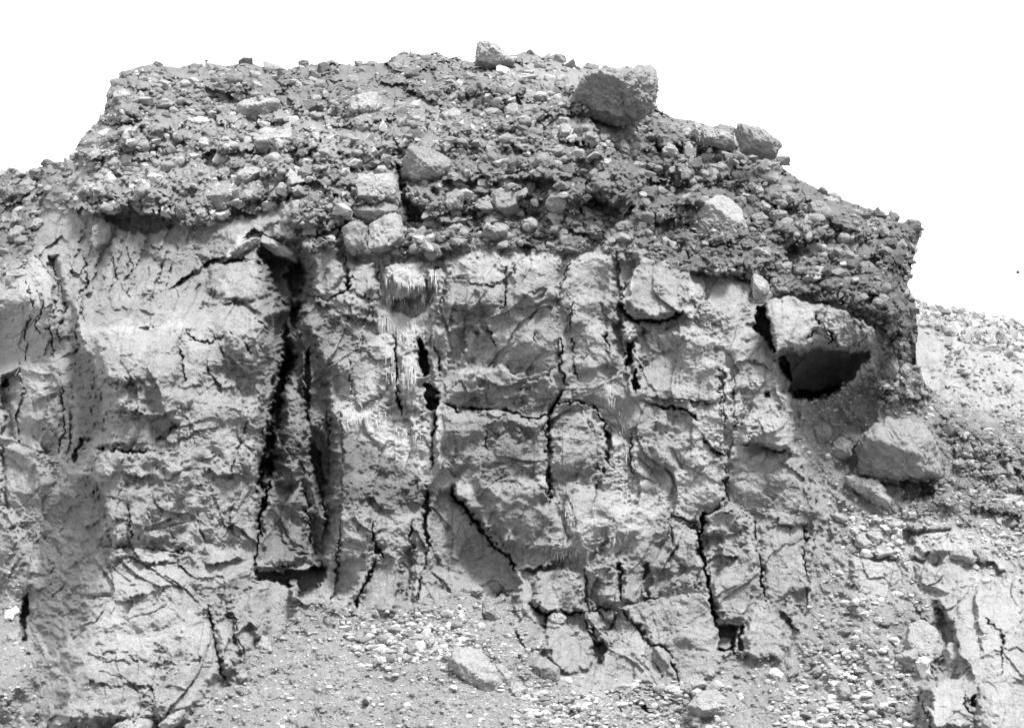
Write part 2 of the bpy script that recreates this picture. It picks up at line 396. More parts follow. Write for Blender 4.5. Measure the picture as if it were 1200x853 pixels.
# shadowed hollow under the rubble brow
ledge([(112,250),(130,248),(160,246),(200,252),(214,258)], 0.75, 22, 0.2, 3)
poly([(120,251),(150,248),(185,252),(210,262),(200,270),(170,275),(140,270),(122,262)], -0.7, 5)
poly([(224,300),(250,268),(290,262),(318,275),(340,300),(330,318),(290,308),(250,306)], 0.15, 8)
ledge([(256,304),(270,300),(286,290),(298,272),(312,278),(330,290),(352,302)], 0.35, 12, 0.35, 2)
poly([(296,290),(318,288),(338,302),(332,318),(310,312)], -0.5, 6)
# ---- jointed blocks left of the centre
for pg, h in [([(356,284),(384,278),(400,290),(404,330),(384,350),(362,340)], 0.35),
              ([(327,232),(352,229),(374,240),(372,262),(350,270),(330,262)], 0.4),
              ([(392,230),(412,222),(416,260),(400,268),(390,255)], 0.35),
              ([(408,262),(428,256),(430,292),(412,298),(402,285)], 0.35)]:
    poly(pg, h, 5, gy=-0.6)
crack([(404,300),(408,340),(440,352)], 1.8, 0.4)
crack([(404,225),(412,250),(402,265)], 1.6, 0.35)
crack([(356,344),(384,354),(405,340),(412,322)], 2.0, 0.45)
ledge([(360,352),(384,362),(420,372),(446,378)], 0.15, 14, 0.25)
poly([(462,192),(474,200),(484,240),(498,246),(494,262),(478,262),(470,240)], -0.9, 5)
# ---- main wall
ledge([(415,300),(450,297),(490,300),(520,298)], 0.2, 16, 0.1)
poly([(450,306),(500,304),(516,322),(516,340),(500,346),(470,342),(450,330)], 0.45, 8, dome=0.2)
poly([(456,350),(498,346),(500,366),(486,372),(456,368)], -0.55, 5)
poly([(498,330),(512,326),(516,345),(506,362),(498,356)], -0.4, 4)
crack([(514,310),(508,318),(512,335),(506,352)], 1.6, 0.4)
crack([(447,306),(455,316)], 1.4, 0.35)
crack([(462,388),(463,420),(466,450),(471,492)], 2.2, 0.6)
poly([(490,394),(497,402),(505,424),(502,438),(494,442),(490,425)], -2.0, 3)
poly([(497,447),(512,458),(513,482),(503,480),(498,466)], -1.8, 3)
crack([(509,404),(514,420),(517,440)], 1.8, 0.5)
crack([(510,480),(509,500),(508,520),(505,552)], 2.2, 0.6)
poly([(471,392),(488,390),(492,445),(494,480),(474,484),(466,440)], 0.2, 5, dome=0.15)
poly([(508,385),(522,382),(530,420),(524,440),(512,430)], 0.2, 5)
poly([(522,388),(545,386),(548,412),(536,424),(524,430)], -0.25, 5, gx=-1.5)
ledge([(515,354),(545,358),(575,358),(588,363)], 0.10, 24, 0.12)
ledge([(590,362),(620,360),(650,350),(672,352)], 0.10, 20, 0.12)
crack([(596,305),(594,330),(592,350),(584,362)], 1.9, 0.4)
crack([(530,328),(560,334),(590,334)], 1.1, 0.2)
crack([(566,328),(568,312),(564,300)], 1.0, 0.2)
crack([(668,296),(662,320),(656,350)], 1.4, 0.3)
crack([(555,378),(572,381)], 1.6, 0.4)
crack([(571,380),(575,394),(581,406)], 1.5, 0.4)
crack([(553,384),(562,396)], 1.2, 0.25)
crack([(655,394),(656,415),(658,435),(664,454)], 1.8, 0.45)
crack([(669,398),(673,425),(678,444)], 1.7, 0.35)
crack([(594,425),(598,436),(620,438)], 1.2, 0.25)
crack([(625,390),(628,405)], 1.2, 0.25)
# bulge whose underside faces down, above the long curved crack
poly([(528,446),(548,430),(590,424),(602,436),(640,434),(658,452),(648,486),(606,484),(560,480),(520,474)], 0.25, 9, gy=-1.6)
crack([(515,474),(540,480),(562,481),(580,480),(602,485),(622,488),(643,490)], 2.2, 0.7)
crack([(642,490),(650,478),(660,458)], 3.0, 0.9)
crack([(644,490),(641,510),(641,530),(642,560),(643,590)], 2.4, 0.7)
crack([(654,474),(668,470),(684,472),(700,482),(710,494),(713,508)], 2.2, 0.6)
poly([(708,500),(714,508),(718,522),(714,531),(716,546),(710,540),(706,522)], -0.8, 3)
vedge([(648,486),(645,520),(645,580)], 0.25, 30, 1)
poly([(520,485),(636,494),(636,560),(600,575),(540,560),(520,520)], 0.1, 6, gy=-0.3)
poly([(654,480),(690,478),(706,500),(704,545),(690,560),(652,560),(648,520)], 0.15, 8, dome=0.25)
crack([(742,560),(738,530),(742,505)], 1.3, 0.3)
crack([(686,488),(690,505)], 1.2, 0.2)
# upper right block and its dark slot
poly([(738,314),(770,310),(800,318),(802,340),(800,368),(762,374),(740,368),(732,350)], 0.35, 5)
crack([(724,352),(732,368),(742,374),(762,376),(784,374),(803,368)], 3.2, 0.9)
crack([(731,330),(727,350)], 1.8, 0.4)
poly([(725,372),(745,372),(754,390),(750,400),(735,400),(724,392)], 0.3, 6, dome=0.2)
poly([(733,402),(741,400),(742,415),(741,432),(734,430)], -1.5, 2.5)
poly([(742,398),(752,404),(753,440),(748,456),(740,446)], 0.25, 4, dome=0.2)
poly([(742,440),(746,434),(750,452),(746,462),(742,456)], -1.0, 2.2)
crack([(708,390),(712,405),(718,410)], 1.5, 0.3)
crack([(752,436),(752,420)], 1.4, 0.3)
crack([(750,468),(770,474),(790,480),(806,484),(822,494)], 2.2, 0.6)
crack([(792,430),(793,455)], 1.1, 0.2)
ledge([(750,412),(775,414),(800,410)], 0.08, 16, 0.06)
ledge([(736,388),(760,392),(800,400),(840,396)], 0.15, 16, 0.08)
poly([(846,432),(856,430),(857,495),(849,497)], 0.22, 3, dome=0.1)
crack([(845,432),(845,495)], 1.3, 0.3)
crack([(823,508),(830,520),(840,530),(850,536)], 2.0, 0.5)
crack([(852,530),(853,560),(852,600)], 1.2, 0.25)
ledge([(856,432),(870,424),(890,424),(906,440)], 0.12, 12, 0.15)
poly([(878,420),(905,436),(927,462),(926,500),(928,530),(896,524),(872,518),(868,470)], 0.35, 7, gx=0.8)
crack([(866,520),(884,518),(900,526),(928,531)], 2.4, 0.6)
poly([(893,458),(900,458),(900,466),(895,466)], -0.5, 2)
vedge([(886,462),(887,480)], 0.15, 10, -1)
# slot and cave under the big block on the right
poly([(886,360),(897,354),(903,374),(906,400),(912,420),(902,410),(892,396),(884,388)], -2.0, 3.5)
poly([(896,352),(935,347),(992,364),(1028,384),(1024,408),(985,411),(940,411),(918,413),(906,422),(905,396),(900,370)], 1.0, 4, gx=-0.4, gy=.4)
crack([(952,362),(958,376),(966,384),(972,388),(974,406)], 2.0, 0.5)
crack([(940,400),(952,392),(968,396)], 1.4, 0.3)
poly([(974,392),(984,402),(1000,410),(978,412)], -0.3, 3)
poly([(905,424),(918,414),(942,410),(984,410),(1020,413),(1008,434),(990,452),(970,468),(948,470),(928,462),(926,448)], -1.7, 3, gy=-1.8)
poly([(905,424),(918,414),(924,430),(930,452),(926,450)], -1.2, 3)
poly([(930,456),(955,460),(985,450),(970,470),(948,471),(928,464)], -1.5, 4)
# lower centre: diagonal overhang over a smooth recessed face
poly([(512,572),(530,566),(548,590),(566,620),(588,640),(606,668),(612,692),(590,702),(572,706),(556,690),(530,690),(506,660),(502,610)], -0.6, 8, gx=-.6)
ledge([(522,566),(540,588),(556,606),(578,626),(598,640),(612,652)], 0.55, 30, 0.3, 3)
crack([(524,570),(540,590),(556,612),(574,634),(596,652),(606,668)], 4.0, 0.9)
ledge([(606,664),(622,668),(640,662),(655,654)], 0.35, 18, 0.3)
poly([(556,560),(620,560),(700,570),(752,596),(756,630),(720,640),(690,654),(640,654),(606,650),(576,618)], 0.35, 14, dome=0.35)
poly([(386,562),(430,556),(500,562),(500,640),(470,650),(440,640),(390,640)], 0.15, 10)
crack([(500,568),(502,590),(499,620),(502,645)], 3.0, 0.8)
crack([(500,640),(496,670),(490,700),(484,720)], 1.8, 0.4)
crack([(436,612),(438,630),(442,646),(452,652)], 2.8, 0.6)
crack([(438,656),(434,672),(424,692),(416,714)], 2.6, 0.6)
crack([(484,612),(480,630),(484,645)], 2.2, 0.5)
poly([(470,640),(484,636),(482,690),(476,712),(468,690)], -0.4, 5)
crack([(398,600),(399,640),(394,680),(388,708)], 1.6, 0.3)
poly([(430,660),(468,650),(470,690),(462,718),(424,716)], 0.15, 4, gx=0.6)
poly([(484,668),(500,660),(505,690),(500,712),(484,720)], 0.25, 4, gx=-0.6)
poly([(505,640),(520,660),(522,690),(506,700)], -0.25, 5)
crack([(578,700),(588,694),(596,698),(606,690)], 2.2, 0.5)
poly([(620,674),(645,662),(678,662),(684,690),(686,714),(664,722),(640,716),(622,704)], 0.4, 6)
crack([(618,706),(640,718),(655,722),(686,716)], 2.6, 0.6)
crack([(684,716),(688,734),(698,748)], 2.0, 0.5)
crack([(684,714),(706,712),(722,716),(718,732),(708,744)], 1.7, 0.45)
crack([(700,712),(704,730)], 1.4, 0.35)
poly([(640,740),(665,734),(688,742),(697,772),(694,785),(660,790),(640,770)], 0.3, 5)
crack([(638,742),(640,720),(626,712)], 2.0, 0.5)
poly([(690,748),(697,753),(706,749),(712,762),(706,770),(709,781),(701,784),(697,772)], -0.9, 3.5)
crack([(725,655),(728,680),(729,706)], 1.9, 0.45)
poly([(752,662),(762,660),(764,690),(758,706),(752,690)], -0.5, 4)
ledge([(728,706),(745,706),(756,698)], 0.15, 12, 0.15)
crack([(758,752),(772,757),(786,765),(794,790),(796,806)], 1.9, 0.5)
crack([(754,764),(770,776),(778,810)], 1.3, 0.3)
crack([(714,806),(724,812),(728,845)], 1.6, 0.4)
crack([(740,818),(752,830),(768,840)], 1.8, 0.4)
vedge([(768,560),(784,600),(786,640)], 0.2, 20, -1)
vedge([(785,608),(786,650),(784,700)], 0.1, 30, 1)
crack([(784,606),(800,608),(822,616)], 1.2, 0.3)
crack([(785,612),(786,640)], 1.1, 0.2)
# lower right columns
crack([(800,614),(812,617),(822,622)], 2.0, 0.5)
crack([(826,600),(822,624),(821,646),(824,668),(834,700),(840,732)], 3.4, 0.9)
poly([(826,604),(850,592),(880,600),(888,625),(888,680),(876,730),(842,730),(834,700),(826,668)], 0.35, 7, gx=-0.4)
poly([(824,624),(846,622),(850,660),(836,690),(826,668)], -0.45, 6)
poly([(837,730),(850,733),(865,731),(866,745),(863,757),(866,768),(852,764),(840,766),(842,748)], -1.1, 3, gy=1.5)
poly([(866,732),(873,732),(873,764),(867,764)], -0.6, 2.2)
poly([(842,745),(858,746),(858,764),(842,762)], 0.6, 3)
crack([(883,614),(887,640),(892,670),(897,706)], 2.2, 0.55)
crack([(892,680),(895,690)], 3.2, 0.6)
crack([(945,610),(943,640),(945,665),(948,700)], 1.5, 0.35)
crack([(852,552),(850,580),(838,600),(826,606)], 1.6, 0.4)
poly([(875,718),(902,712),(924,730),(920,772),(890,776),(874,770)], 0.3, 6)
poly([(888,612),(940,618),(942,700),(898,706)], 0.1, 6)
ledge([(880,594),(900,606),(930,618),(948,612)], 0.15, 20, 0.15)
ledge([(908,540),(935,556),(955,600)], 0.12, 16, 0.05)
crack([(914,716),(922,724),(938,746)], 1.4, 0.35)
# right: brow of rubble, hollow behind the stump, big boulder's socket
ledge([(690,226),(710,240),(726,250),(744,240)], 0.5, 26, 0.35)
poly([(690,228),(708,242),(712,256),(696,256),(684,240)], -0.4, 5)
vedge([(745,215),(748,250),(742,290),(760,310)], 0.6, 26, -1)
vedge([(676,110),(694,140),(704,170),(716,196)], 0.5, 30, -1)
ledge([(1010,560),(1040,566),(1078,562),(1108,556)], 0.1, 20, 0.4)
poly([(1048,562),(1080,562),(1100,575),(1086,586),(1060,588)], -0.8, 6)
ledge([(1130,590),(1160,600),(1200,604)], 0.3, 18, 0.3)
ledge([(1066,700),(1080,720),(1094,740)], 0.1, 10, 0.2)
ledge([(1064,652),(1090,650),(1120,656),(1160,660),(1200,664)], 0.2, 18, 0.2)
poly([(1094,702),(1104,708),(1114,740),(1126,770),(1116,784),(1104,765),(1100,745)], -0.3, 7)
poly([(1137,815),(1144,812),(1146,826),(1138,828)], -0.7, 2.5)
crack([(1130,812),(1134,828),(1146,845)], 1.6, 0.4)
crack([(1060,812),(1084,822),(1090,850)], 1.3, 0.3)
poly([(996,652),(1050,656),(1058,680),(1040,706),(1010,700),(994,684)], 0.3, 7, gy=-0.8)
poly([(1060,628),(1120,622),(1140,640),(1120,652),(1082,650)], 0.3, 5)
poly([(1066,655),(1130,655),(1140,690),(1100,700),(1070,690)], 0.2, 8)
poly([(1092,702),(1120,692),(1160,688),(1200,664),(1345,640),(1345,975),(1085,975),(1085,853),(1078,800),(1120,790),(1118,745)], 0.7, 7)
vedge([(1100,702),(1112,740),(1128,772),(1140,800)], 0.35, 40, 1)
poly([(1078,800),(1122,792),(1134,815),(1136,853),(1134,975),(1082,975)], 0.3, 5, gx=-0.8)
poly([(1146,800),(1180,790),(1210,850),(1210,975),(1140,975)], 0.3, 5, gx=0.4)
crack([(1150,720),(1172,740),(1176,790)], 1.2, 0.3)
# prow: rubble that overhangs to the right
ledge([(950,340),(990,352),(1020,372),(1040,392),(1066,396)], 0.35, 26, 0.15)
vedge([(1060,340),(1062,380),(1060,420)], 0.3, 18, -1)
# ---- pale seep crust, wet streaks, other tones; shade painted on flank, gully, cave
pale([(446,302),(500,302),(514,320),(512,345),(480,350),(452,345),(444,320)], 0.8)
pale([(446,366),(492,372),(490,392),(500,440),(500,500),(470,500),(440,440),(440,390)], 0.45)
pale([(400,470),(430,478),(470,495),(500,500),(520,545),(515,570),(496,560),(470,540),(430,520),(402,500)], 0.85)
pale([(508,470),(520,476),(518,560),(560,566),(556,580),(530,572),(506,560)], 0.6)
pale([(540,545),(570,510),(582,520),(560,555)], 0.3)
pale([(546,392),(556,388),(552,440),(576,432),(570,450),(535,440)], 0.6, 6)
pale([(724,380),(752,376),(754,402),(736,404),(724,398)], 0.8, 6)
pale([(704,440),(730,436),(740,520),(756,560),(780,600),(750,640),(700,650),(650,640),(660,610),(700,600),(715,560),(690,500)], 0.45, 18)
pale([(650,640),(700,630),(720,610),(756,596),(780,560),(790,580),(770,610),(730,640),(690,655),(650,655)], 0.5, 8)
pale([(800,470),(850,430),(870,440),(860,520),(830,560),(800,560)], 0.45, 14)
pale([(850,505),(930,490),(925,520),(880,515),(850,545)], 0.35, 10)
pale([(724,320),(740,318),(740,370),(726,372)], 0.6, 5)
pale([(520,300),(600,296),(660,300),(700,290),(720,320),(640,315),(560,330),(516,325)], 0.35, 10)
pale([(800,330),(880,330),(890,400),(860,420),(810,400)], 0.3, 10)
pale([(905,350),(960,358),(1000,380),(960,396),(930,404),(908,400)], 0.35, 8)
pale([(1100,690),(1210,660),(1210,860),(1150,860),(1110,790),(1130,750)], 0.25, 20)
pale([(800,330),(905,360),(925,440),(930,520),(850,560),(790,540),(800,420)], 0.3, 20)
pale([(846,430),(857,430),(858,500),(850,540),(844,500)], 0.7, 4)
pale([(764,560),(800,540),(850,540),(846,580),(790,610)], 0.4, 12)
pale([(130,380),(210,376),(215,386),(120,398)], 0.5, 6)
pale([(260,300),(296,268),(350,300),(344,304),(298,280),(270,304)], 0.8, 4)
pale([(1060,625),(1130,620),(1140,650),(1080,655)], 0.4, 8)
pale([(88,210),(110,170),(150,180),(155,200),(110,225)], 0.3, 10)
pale([(100,700),(200,700),(240,740),(200,760),(120,760)], 0.3, 16)
pale([(0,320),(60,320),(60,400),(40,440),(0,440)], 0.3, 14)
pale([(1074,800),(1120,790),(1140,850),(1100,870)], 0.3, 12)
pale([(455,372),(500,372),(498,392),(490,440),(494,486),(470,492),(462,440)], .5, 6, 8)
pale([(400,440),(450,430),(462,480),(440,500),(400,490)], .4, 10)
pale([(392,495),(440,484),(500,498),(522,540),(516,560),(470,545),(430,524)], .6, 10)
pale([(0,300),(60,300),(64,420),(40,500),(0,520)], .25, 14)
pale([(120,600),(200,640),(240,720),(180,790),(100,790)], .25, 20)
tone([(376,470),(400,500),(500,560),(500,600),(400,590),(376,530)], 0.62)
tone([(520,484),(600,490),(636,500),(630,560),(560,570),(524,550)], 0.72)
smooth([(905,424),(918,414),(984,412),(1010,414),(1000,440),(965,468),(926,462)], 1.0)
tone([(905,424),(918,414),(984,412),(1010,414),(1000,440),(965,468),(926,462)], .6, 5)  # cave interior: shade painted into the rock colour
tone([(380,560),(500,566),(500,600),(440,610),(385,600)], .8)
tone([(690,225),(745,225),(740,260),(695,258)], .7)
tone([(304,278),(352,280),(372,310),(366,352),(350,372),(328,362),(312,330)], .6)  # hollow at the gully head, its shade painted in as darker rock
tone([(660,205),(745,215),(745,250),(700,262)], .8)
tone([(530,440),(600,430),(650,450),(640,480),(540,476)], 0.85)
tone([(300,300),(352,300),(400,380),(378,660),(300,660)], 0.66)  # gully shade painted into the tone
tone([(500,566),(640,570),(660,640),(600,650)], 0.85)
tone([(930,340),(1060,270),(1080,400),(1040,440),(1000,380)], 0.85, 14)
tone([(46,610),(74,568),(104,556),(126,588),(132,642),(124,690),(64,768),(42,740)], 0.6, 5)  # lower flank facing away from the sun: shade painted darker
tone([(84,410),(108,412),(124,500),(90,530)], 0.62, 6)  # upper flank, same painted shade
for pg, f in [([(114,405),(160,392),(206,388),(213,440),(170,444),(122,442)], .15), ([(246,308),(300,304),(318,325),(318,348),(262,350)], .35), ([(224,392),(262,398),(258,420),(236,430),(218,410)], .3),
    ([(526,305),(590,300),(592,350),(530,350)], .5), ([(600,305),(655,300),(654,345),(600,348)], .3), ([(672,295),(705,290),(725,330),(720,360),(665,350)], .45), ([(580,385),(654,380),(658,430),(600,436),(575,425)], .3),
    ([(522,390),(545,388),(546,412),(530,420)], .2), ([(672,380),(724,370),(724,430),(680,440)], .55), ([(740,318),(798,318),(798,366),(745,366)], .4), ([(756,385),(840,400),(840,470),(756,462)], .4),
    ([(506,590),(525,582),(555,620),(600,668),(606,690),(580,702),(530,690),(508,660)], .6), ([(432,660),(468,652),(468,714),(426,714)], .2), ([(484,670),(502,662),(500,710),(486,716)], .3), ([(442,612),(478,610),(478,645),(446,646)], .5),
    ([(748,705),(835,690),(836,770),(810,808),(752,800),(724,745)], .28), ([(788,618),(820,624),(820,662),(804,664),(788,650)], .25), ([(890,614),(942,620),(942,698),(898,702)], .3), ([(946,620),(985,630),(975,690),(950,700)], .45),
    ([(858,536),(905,536),(948,565),(950,600),(900,598),(858,590)], .4), ([(792,560),(850,540),(850,600),(790,604)], .45), ([(652,482),(700,482),(704,550),(650,556)], .5), ([(474,395),(490,395),(490,476),(474,480)], .3),
    ([(622,664),(684,664),(684,714),(640,714)], .45), ([(645,738),(692,745),(692,782),(660,788)], .35), ([(878,722),(920,732),(918,772),(880,772)], .35), ([(735,555),(784,560),(784,640),(750,640)], .5),
    ([(1100,740),(1210,680),(1210,870),(1150,870)], .45), ([(1060,800),(1130,795),(1150,870),(1080,870)], .4), ([(998,655),(1052,658),(1050,690),(1010,698)], .5), ([(288,684),(310,688),(316,740),(300,752)], .25),
    ([(20,330),(60,330),(60,420),(0,440),(0,340)], .5), ([(66,310),(84,310),(80,400),(66,400)], .4), ([(896,354),(935,350),(950,365),(948,398),(905,402)], .3), ([(974,368),(1005,380),(1015,402),(980,404)], .4),
    ([(700,800),(760,800),(800,815),(790,853),(700,853)], .5), ([(135,575),(175,575),(175,632),(140,625)], .6), ([(128,676),(184,676),(184,696),(130,700)], .5),
    ([(110,780),(190,778),(190,800),(110,802)], .5), ([(120,548),(180,530),(184,556),(120,560)], .5), ([(130,494),(180,492),(184,514),(130,524)], .4), ([(406,210),(466,204),(474,296),(406,296)], .3), ([(356,286),(400,288),(402,330),(362,338)], .4)]:
    smooth(pg, f)
# more joints and faces
for pg, h, gx_, gy_ in [([(724,712),(756,704),(836,692),(838,770),(812,812),(796,806),(760,752)], .25, -.3, -.3), ([(786,618),(822,624),(822,664),(806,666),(788,652)], .15, .4, -.2),
    ([(686,664),(724,658),(728,706),(690,712)], .2, .5, -.3), ([(730,664),(752,660),(754,704),(732,706)], .12, -.5, 0), ([(756,384),(842,400),(842,470),(756,464)], .18, .3, -.5),
    ([(600,304),(656,300),(654,348),(600,350)], .15, -.2, -.3), ([(380,310),(440,306),(446,370),(384,350)], .2, .3, -.4), ([(388,570),(432,566),(434,650),(392,660)], .2, .3, -.2),
    ([(120,486),(214,480),(212,498),(184,520),(118,526)], .16, -.3, -.5), ([(110,530),(184,530),(230,560),(180,632),(132,620),(106,560)], .2, 0, -.3), ([(216,460),(300,480),(300,560),(230,580)], .15, .4, -.3),
    ([(856,540),(950,566),(950,604),(858,592)], .1, .3, -.4), ([(654,350),(722,350),(724,430),(668,440)], .15, .4, -.3), ([(1140,690),(1200,665),(1200,760),(1150,770)], .3, -.3, -.4), ([(1086,800),(1128,796),(1140,853),(1094,853)], .35, -.6, 0)]:
    poly(pg, h, 4, gx_, gy_)
for c in ([(686,664),(688,690),(690,712)], [(726,712),(745,735),(758,752)], [(700,560),(698,590)], [(668,352),(666,390)], [(446,306),(444,350)], [(384,480),(386,540),(384,560)], [(410,420),(412,460)],
          [(300,480),(280,520),(270,560)], [(150,590),(152,640)], [(232,600),(240,650)], [(120,640),(180,640),(230,650)], [(860,440),(862,500)], [(640,560),(646,590)], [(570,500),(572,540)],
          [(756,464),(790,470),(842,470)], [(850,600),(880,604),(884,620)], [(70,440),(76,500),(60,560)], [(600,730),(622,770)]):
    crack(c, 1.3, 0.3)
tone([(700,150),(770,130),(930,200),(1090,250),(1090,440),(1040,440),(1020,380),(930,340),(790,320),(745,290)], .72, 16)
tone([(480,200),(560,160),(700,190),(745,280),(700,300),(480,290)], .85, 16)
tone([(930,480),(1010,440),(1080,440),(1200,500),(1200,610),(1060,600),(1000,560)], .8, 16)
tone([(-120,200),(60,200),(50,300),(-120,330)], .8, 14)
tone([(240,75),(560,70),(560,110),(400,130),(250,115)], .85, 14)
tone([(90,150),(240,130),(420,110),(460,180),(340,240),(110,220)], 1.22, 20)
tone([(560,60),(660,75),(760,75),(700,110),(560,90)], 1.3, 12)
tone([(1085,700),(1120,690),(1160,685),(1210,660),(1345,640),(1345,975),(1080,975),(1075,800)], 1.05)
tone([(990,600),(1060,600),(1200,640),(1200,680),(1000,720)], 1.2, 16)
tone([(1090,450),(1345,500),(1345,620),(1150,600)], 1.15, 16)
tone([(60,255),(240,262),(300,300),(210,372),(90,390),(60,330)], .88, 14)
#ENDFEATURES

# ------------------------------------------------------------------ surface texture by kind of ground
def mask_of(pg, soft=6):
    sl = box(pg, 30); out = np.zeros(X.shape)
    d, _, _ = sdf(WX[sl], WY[sl], pg)
    out[sl] = sstep(-soft, soft, d)
    return out
REG_RUB2 = [(1012,448),(1078,432),(1110,476),(1160,490),(1335,548),(1335,645),(1200,618),(1130,602),(1060,604),(1062,584),(1110,560),(1112,520),(1088,486),(1030,480)]
M_RUB = np.maximum(mask_of(REG_RUBBLE), 0.75 * mask_of(REG_RUB2, 14))
M_SCR = np.zeros(X.shape)
_wx, _wy = WX, WY
WX = WX + 9 * tri(X, Y, 26, 301) + 12 * fbm(X, Y, 30, 303, 2); WY = WY + 9 * tri(X, Y, 26, 302) + 12 * fbm(X, Y, 30, 304, 2)
for pg in REG_SCREE: M_SCR = np.maximum(M_SCR, mask_of(pg, 4))
WX, WY = _wx, _wy
M_OUT = mask_of(REG_OUTCROP)
M_SCR = M_SCR * (1 - M_OUT) * (1 - mask_of(REG_RUB2, 14) * .75)
M_BLK = np.zeros(X.shape)
for pg in ([(996,652),(1050,656),(1058,680),(1040,706),(1010,700),(994,684)], [(1060,622),(1130,620),(1150,650),(1145,690),(1100,700),(1066,690)],
           [(1088,440),(1180,450),(1200,480),(1120,478)]):
    M_BLK = np.maximum(M_BLK, mask_of(pg, 4))
M_SCR = M_SCR * (1 - M_BLK)
M_CAVE = mask_of([(894,350),(935,347),(992,362),(1028,382),(1018,414),(1004,440),(970,470),(928,464),(900,420)], 3)
M_RUB = M_RUB * (1 - M_CAVE); M_SCR = M_SCR * (1 - M_CAVE)
M_ROCK = np.clip(1 - M_RUB - M_SCR, 0, 1)

# broken bedrock
ang = 0.10 * fbm(X, Y, 160, 21, 2)
RX = X + 3.0 * wx1 + 0.9 * wx2 + Y * ang; RY = Y + 3.0 * wy1 + 0.9 * wy2 - X * (ang + 0.05)
fa, ea = facets(RX, RY, 56, 341, 0.55)
fb, eb = facets(RX, RY, 25, 142, 0.62)
fc, ec = facets(RX, RY, 10, 43, 1.7)
fd, ed = facets(X + wx2, Y + wy2, 4.6, 44, 1.4)
rough = sstep(-0.35, 0.45, fbm(X, Y, 70, 51, 3))                 # where the face is shaggy rather than smooth
SMO *= 1 - 0.75 * sstep(0.02, 0.12, tf) * (1 - sstep(0.9, 0.98, tf)) * sstep(390, 410, Y) * (1 - sstep(715, 760, Y))
smooth_face = (1 - 0.7 * (1 - rough)) * SMO; rough = rough * SMO; fSM = 0.35 + 0.65 * SMO
# sawtooth strata: bright upper edge, dark underside
ph = (RY + 9 * fbm(RX, RY, 40, 161, 3) + 2.5 * fbm(RX, RY, 9, 62, 2)) / 13.0 + 1.6 * fa + 1.3 * fb
saw = ph - np.floor(ph)
strata = (saw ** 1.5) - sstep(0.86, 1.0, saw) * 1.0
ph2 = (RY + 7 * fbm(RX, RY, 16, 63, 3) + 1.5 * wx2) / 5.2 + 2.0 * fb + 1.5 * fc
saw2 = ph2 - np.floor(ph2)
strata2 = saw2 - sstep(0.8, 1.0, saw2)
amod = sstep(-0.2, 0.6, fbm(X, Y, 45, 64, 3)); amod2 = sstep(-0.3, 0.5, fbm(X, Y, 22, 65, 3))
fe, ee = facets(X + 1.5 * wy2, Y + 1.5 * wx2, 15, 145, 1.2)
TX = X + 5 * wx1 + 1.0 * wx2; TY = (Y + 5 * wy1 + 1.0 * wy2) * 1.15
t_big = trifbm(TX, TY * 0.6, 70, 201, 2, 0.5); t_mid = trifbm(TX, TY, 24, 215, 2, 0.6)
t_sm = tri(TX, TY, 8.5, 231) + 0.6 * tri(TX, TY, 5.0, 237); t_fine = tri(TX, TY, 3.0, 241) + 0.7 * tri(X, Y, 2.1, 243)
crumb = sstep(0.05, 0.5, fbm(X, Y, 26, 77, 4, 0.6) + 0.25 * (rough - 0.5))          # crumbling patches
rockh = (0.62 * t_big + 0.24 * fa * fSM + 0.22 * t_mid * (0.35 + 0.65 * SMO) + 0.21 * fb * fSM * (0.5 + 0.7 * rough)
         + t_sm * (0.034 + 0.065 * rough + 0.035 * crumb * SMO) + t_fine * (0.028 + 0.030 * rough + 0.03 * crumb * SMO)
         + 0.07 * fe * (0.15 * fSM + 0.85 * rough * crumb) + 0.045 * fc * crumb * SMO
         + 0.0 * strata
         - 0.045 * sstep(0.15, 0.5, gnoise(TX / 7.5, TY / 4.5, 75)) * (0.05 + rough * (0.4 + crumb)) - 0.022 * sstep(0.15, 0.5, gnoise(X / 3.4, Y / 2.4, 76)) * (0.08 + rough)
         + 0.16 * fbm(X, Y, 60, 72, 2))
rockh -= 0.05 * np.exp(-(eb / 0.05) ** 2) * sstep(0.05, 0.3, fbm(X, Y, 50, 74, 2)) * sstep(0.0, 0.3, gnoise(X / 13, Y / 13, 78))
# rubble in earth
f1, e1, c1, c1b, dx1, dy1 = cells(X + 2 * wx2, Y + 2 * wy2, 12, 81)
f2, e2, c2, c2b, dx2, dy2 = cells(X + 1.5 * wx2, (Y + 1.5 * wy2) * 1.2, 5.5, 82)
soil = sstep(-0.25, 0.15, fbm(X, Y * 1.3, 42, 88, 3))              # patches of bare earth between the stones
f4, e4, c4, c4b, dx4, dy4 = cells(X + 5 * wx2, (Y + 5 * wy2) * 1.25, 44, 89)
f3, e3, c3, c3b, dx3, dy3 = cells(X + 3 * wx2, (Y + 3 * wy2) * 1.15, 22, 85)
ga, _ = facets(X + 2 * wx2, Y + 2 * wy2, 17, 86)
gb, _ = facets(X + 2 * wx2, Y + 2 * wy2, 6, 87)
rubh = (0.17 * np.sqrt(np.clip(1 - (f1 / 0.62) ** 2, 0, 1)) * (c1 > 0.3) * (0.4 + 0.6 * c1b)
        + 0.24 * np.sqrt(np.clip(1 - (f3 / 0.58) ** 2, 0, 1)) * (c3 > 0.6) + 0.50 * np.sqrt(np.clip(1 - (f4 / 0.5) ** 2, 0, 1)) * (c4 > 0.55) + 0.35 * dy4 * (c4 > 0.3)
        + 0.075 * np.sqrt(np.clip(1 - (f2 / 0.6) ** 2, 0, 1)) * (c2 > 0.25) * (1 - 0.7 * soil) + 0.16 * ga + 0.06 * gb * (1 - 0.6 * soil)
        + 0.6 * t_big + 0.25 * t_mid + 0.50 * fbm(X, Y, 55, 83, 5, 0.55) + 0.05 * fbm(X, Y, 6, 84, 3, 0.6))
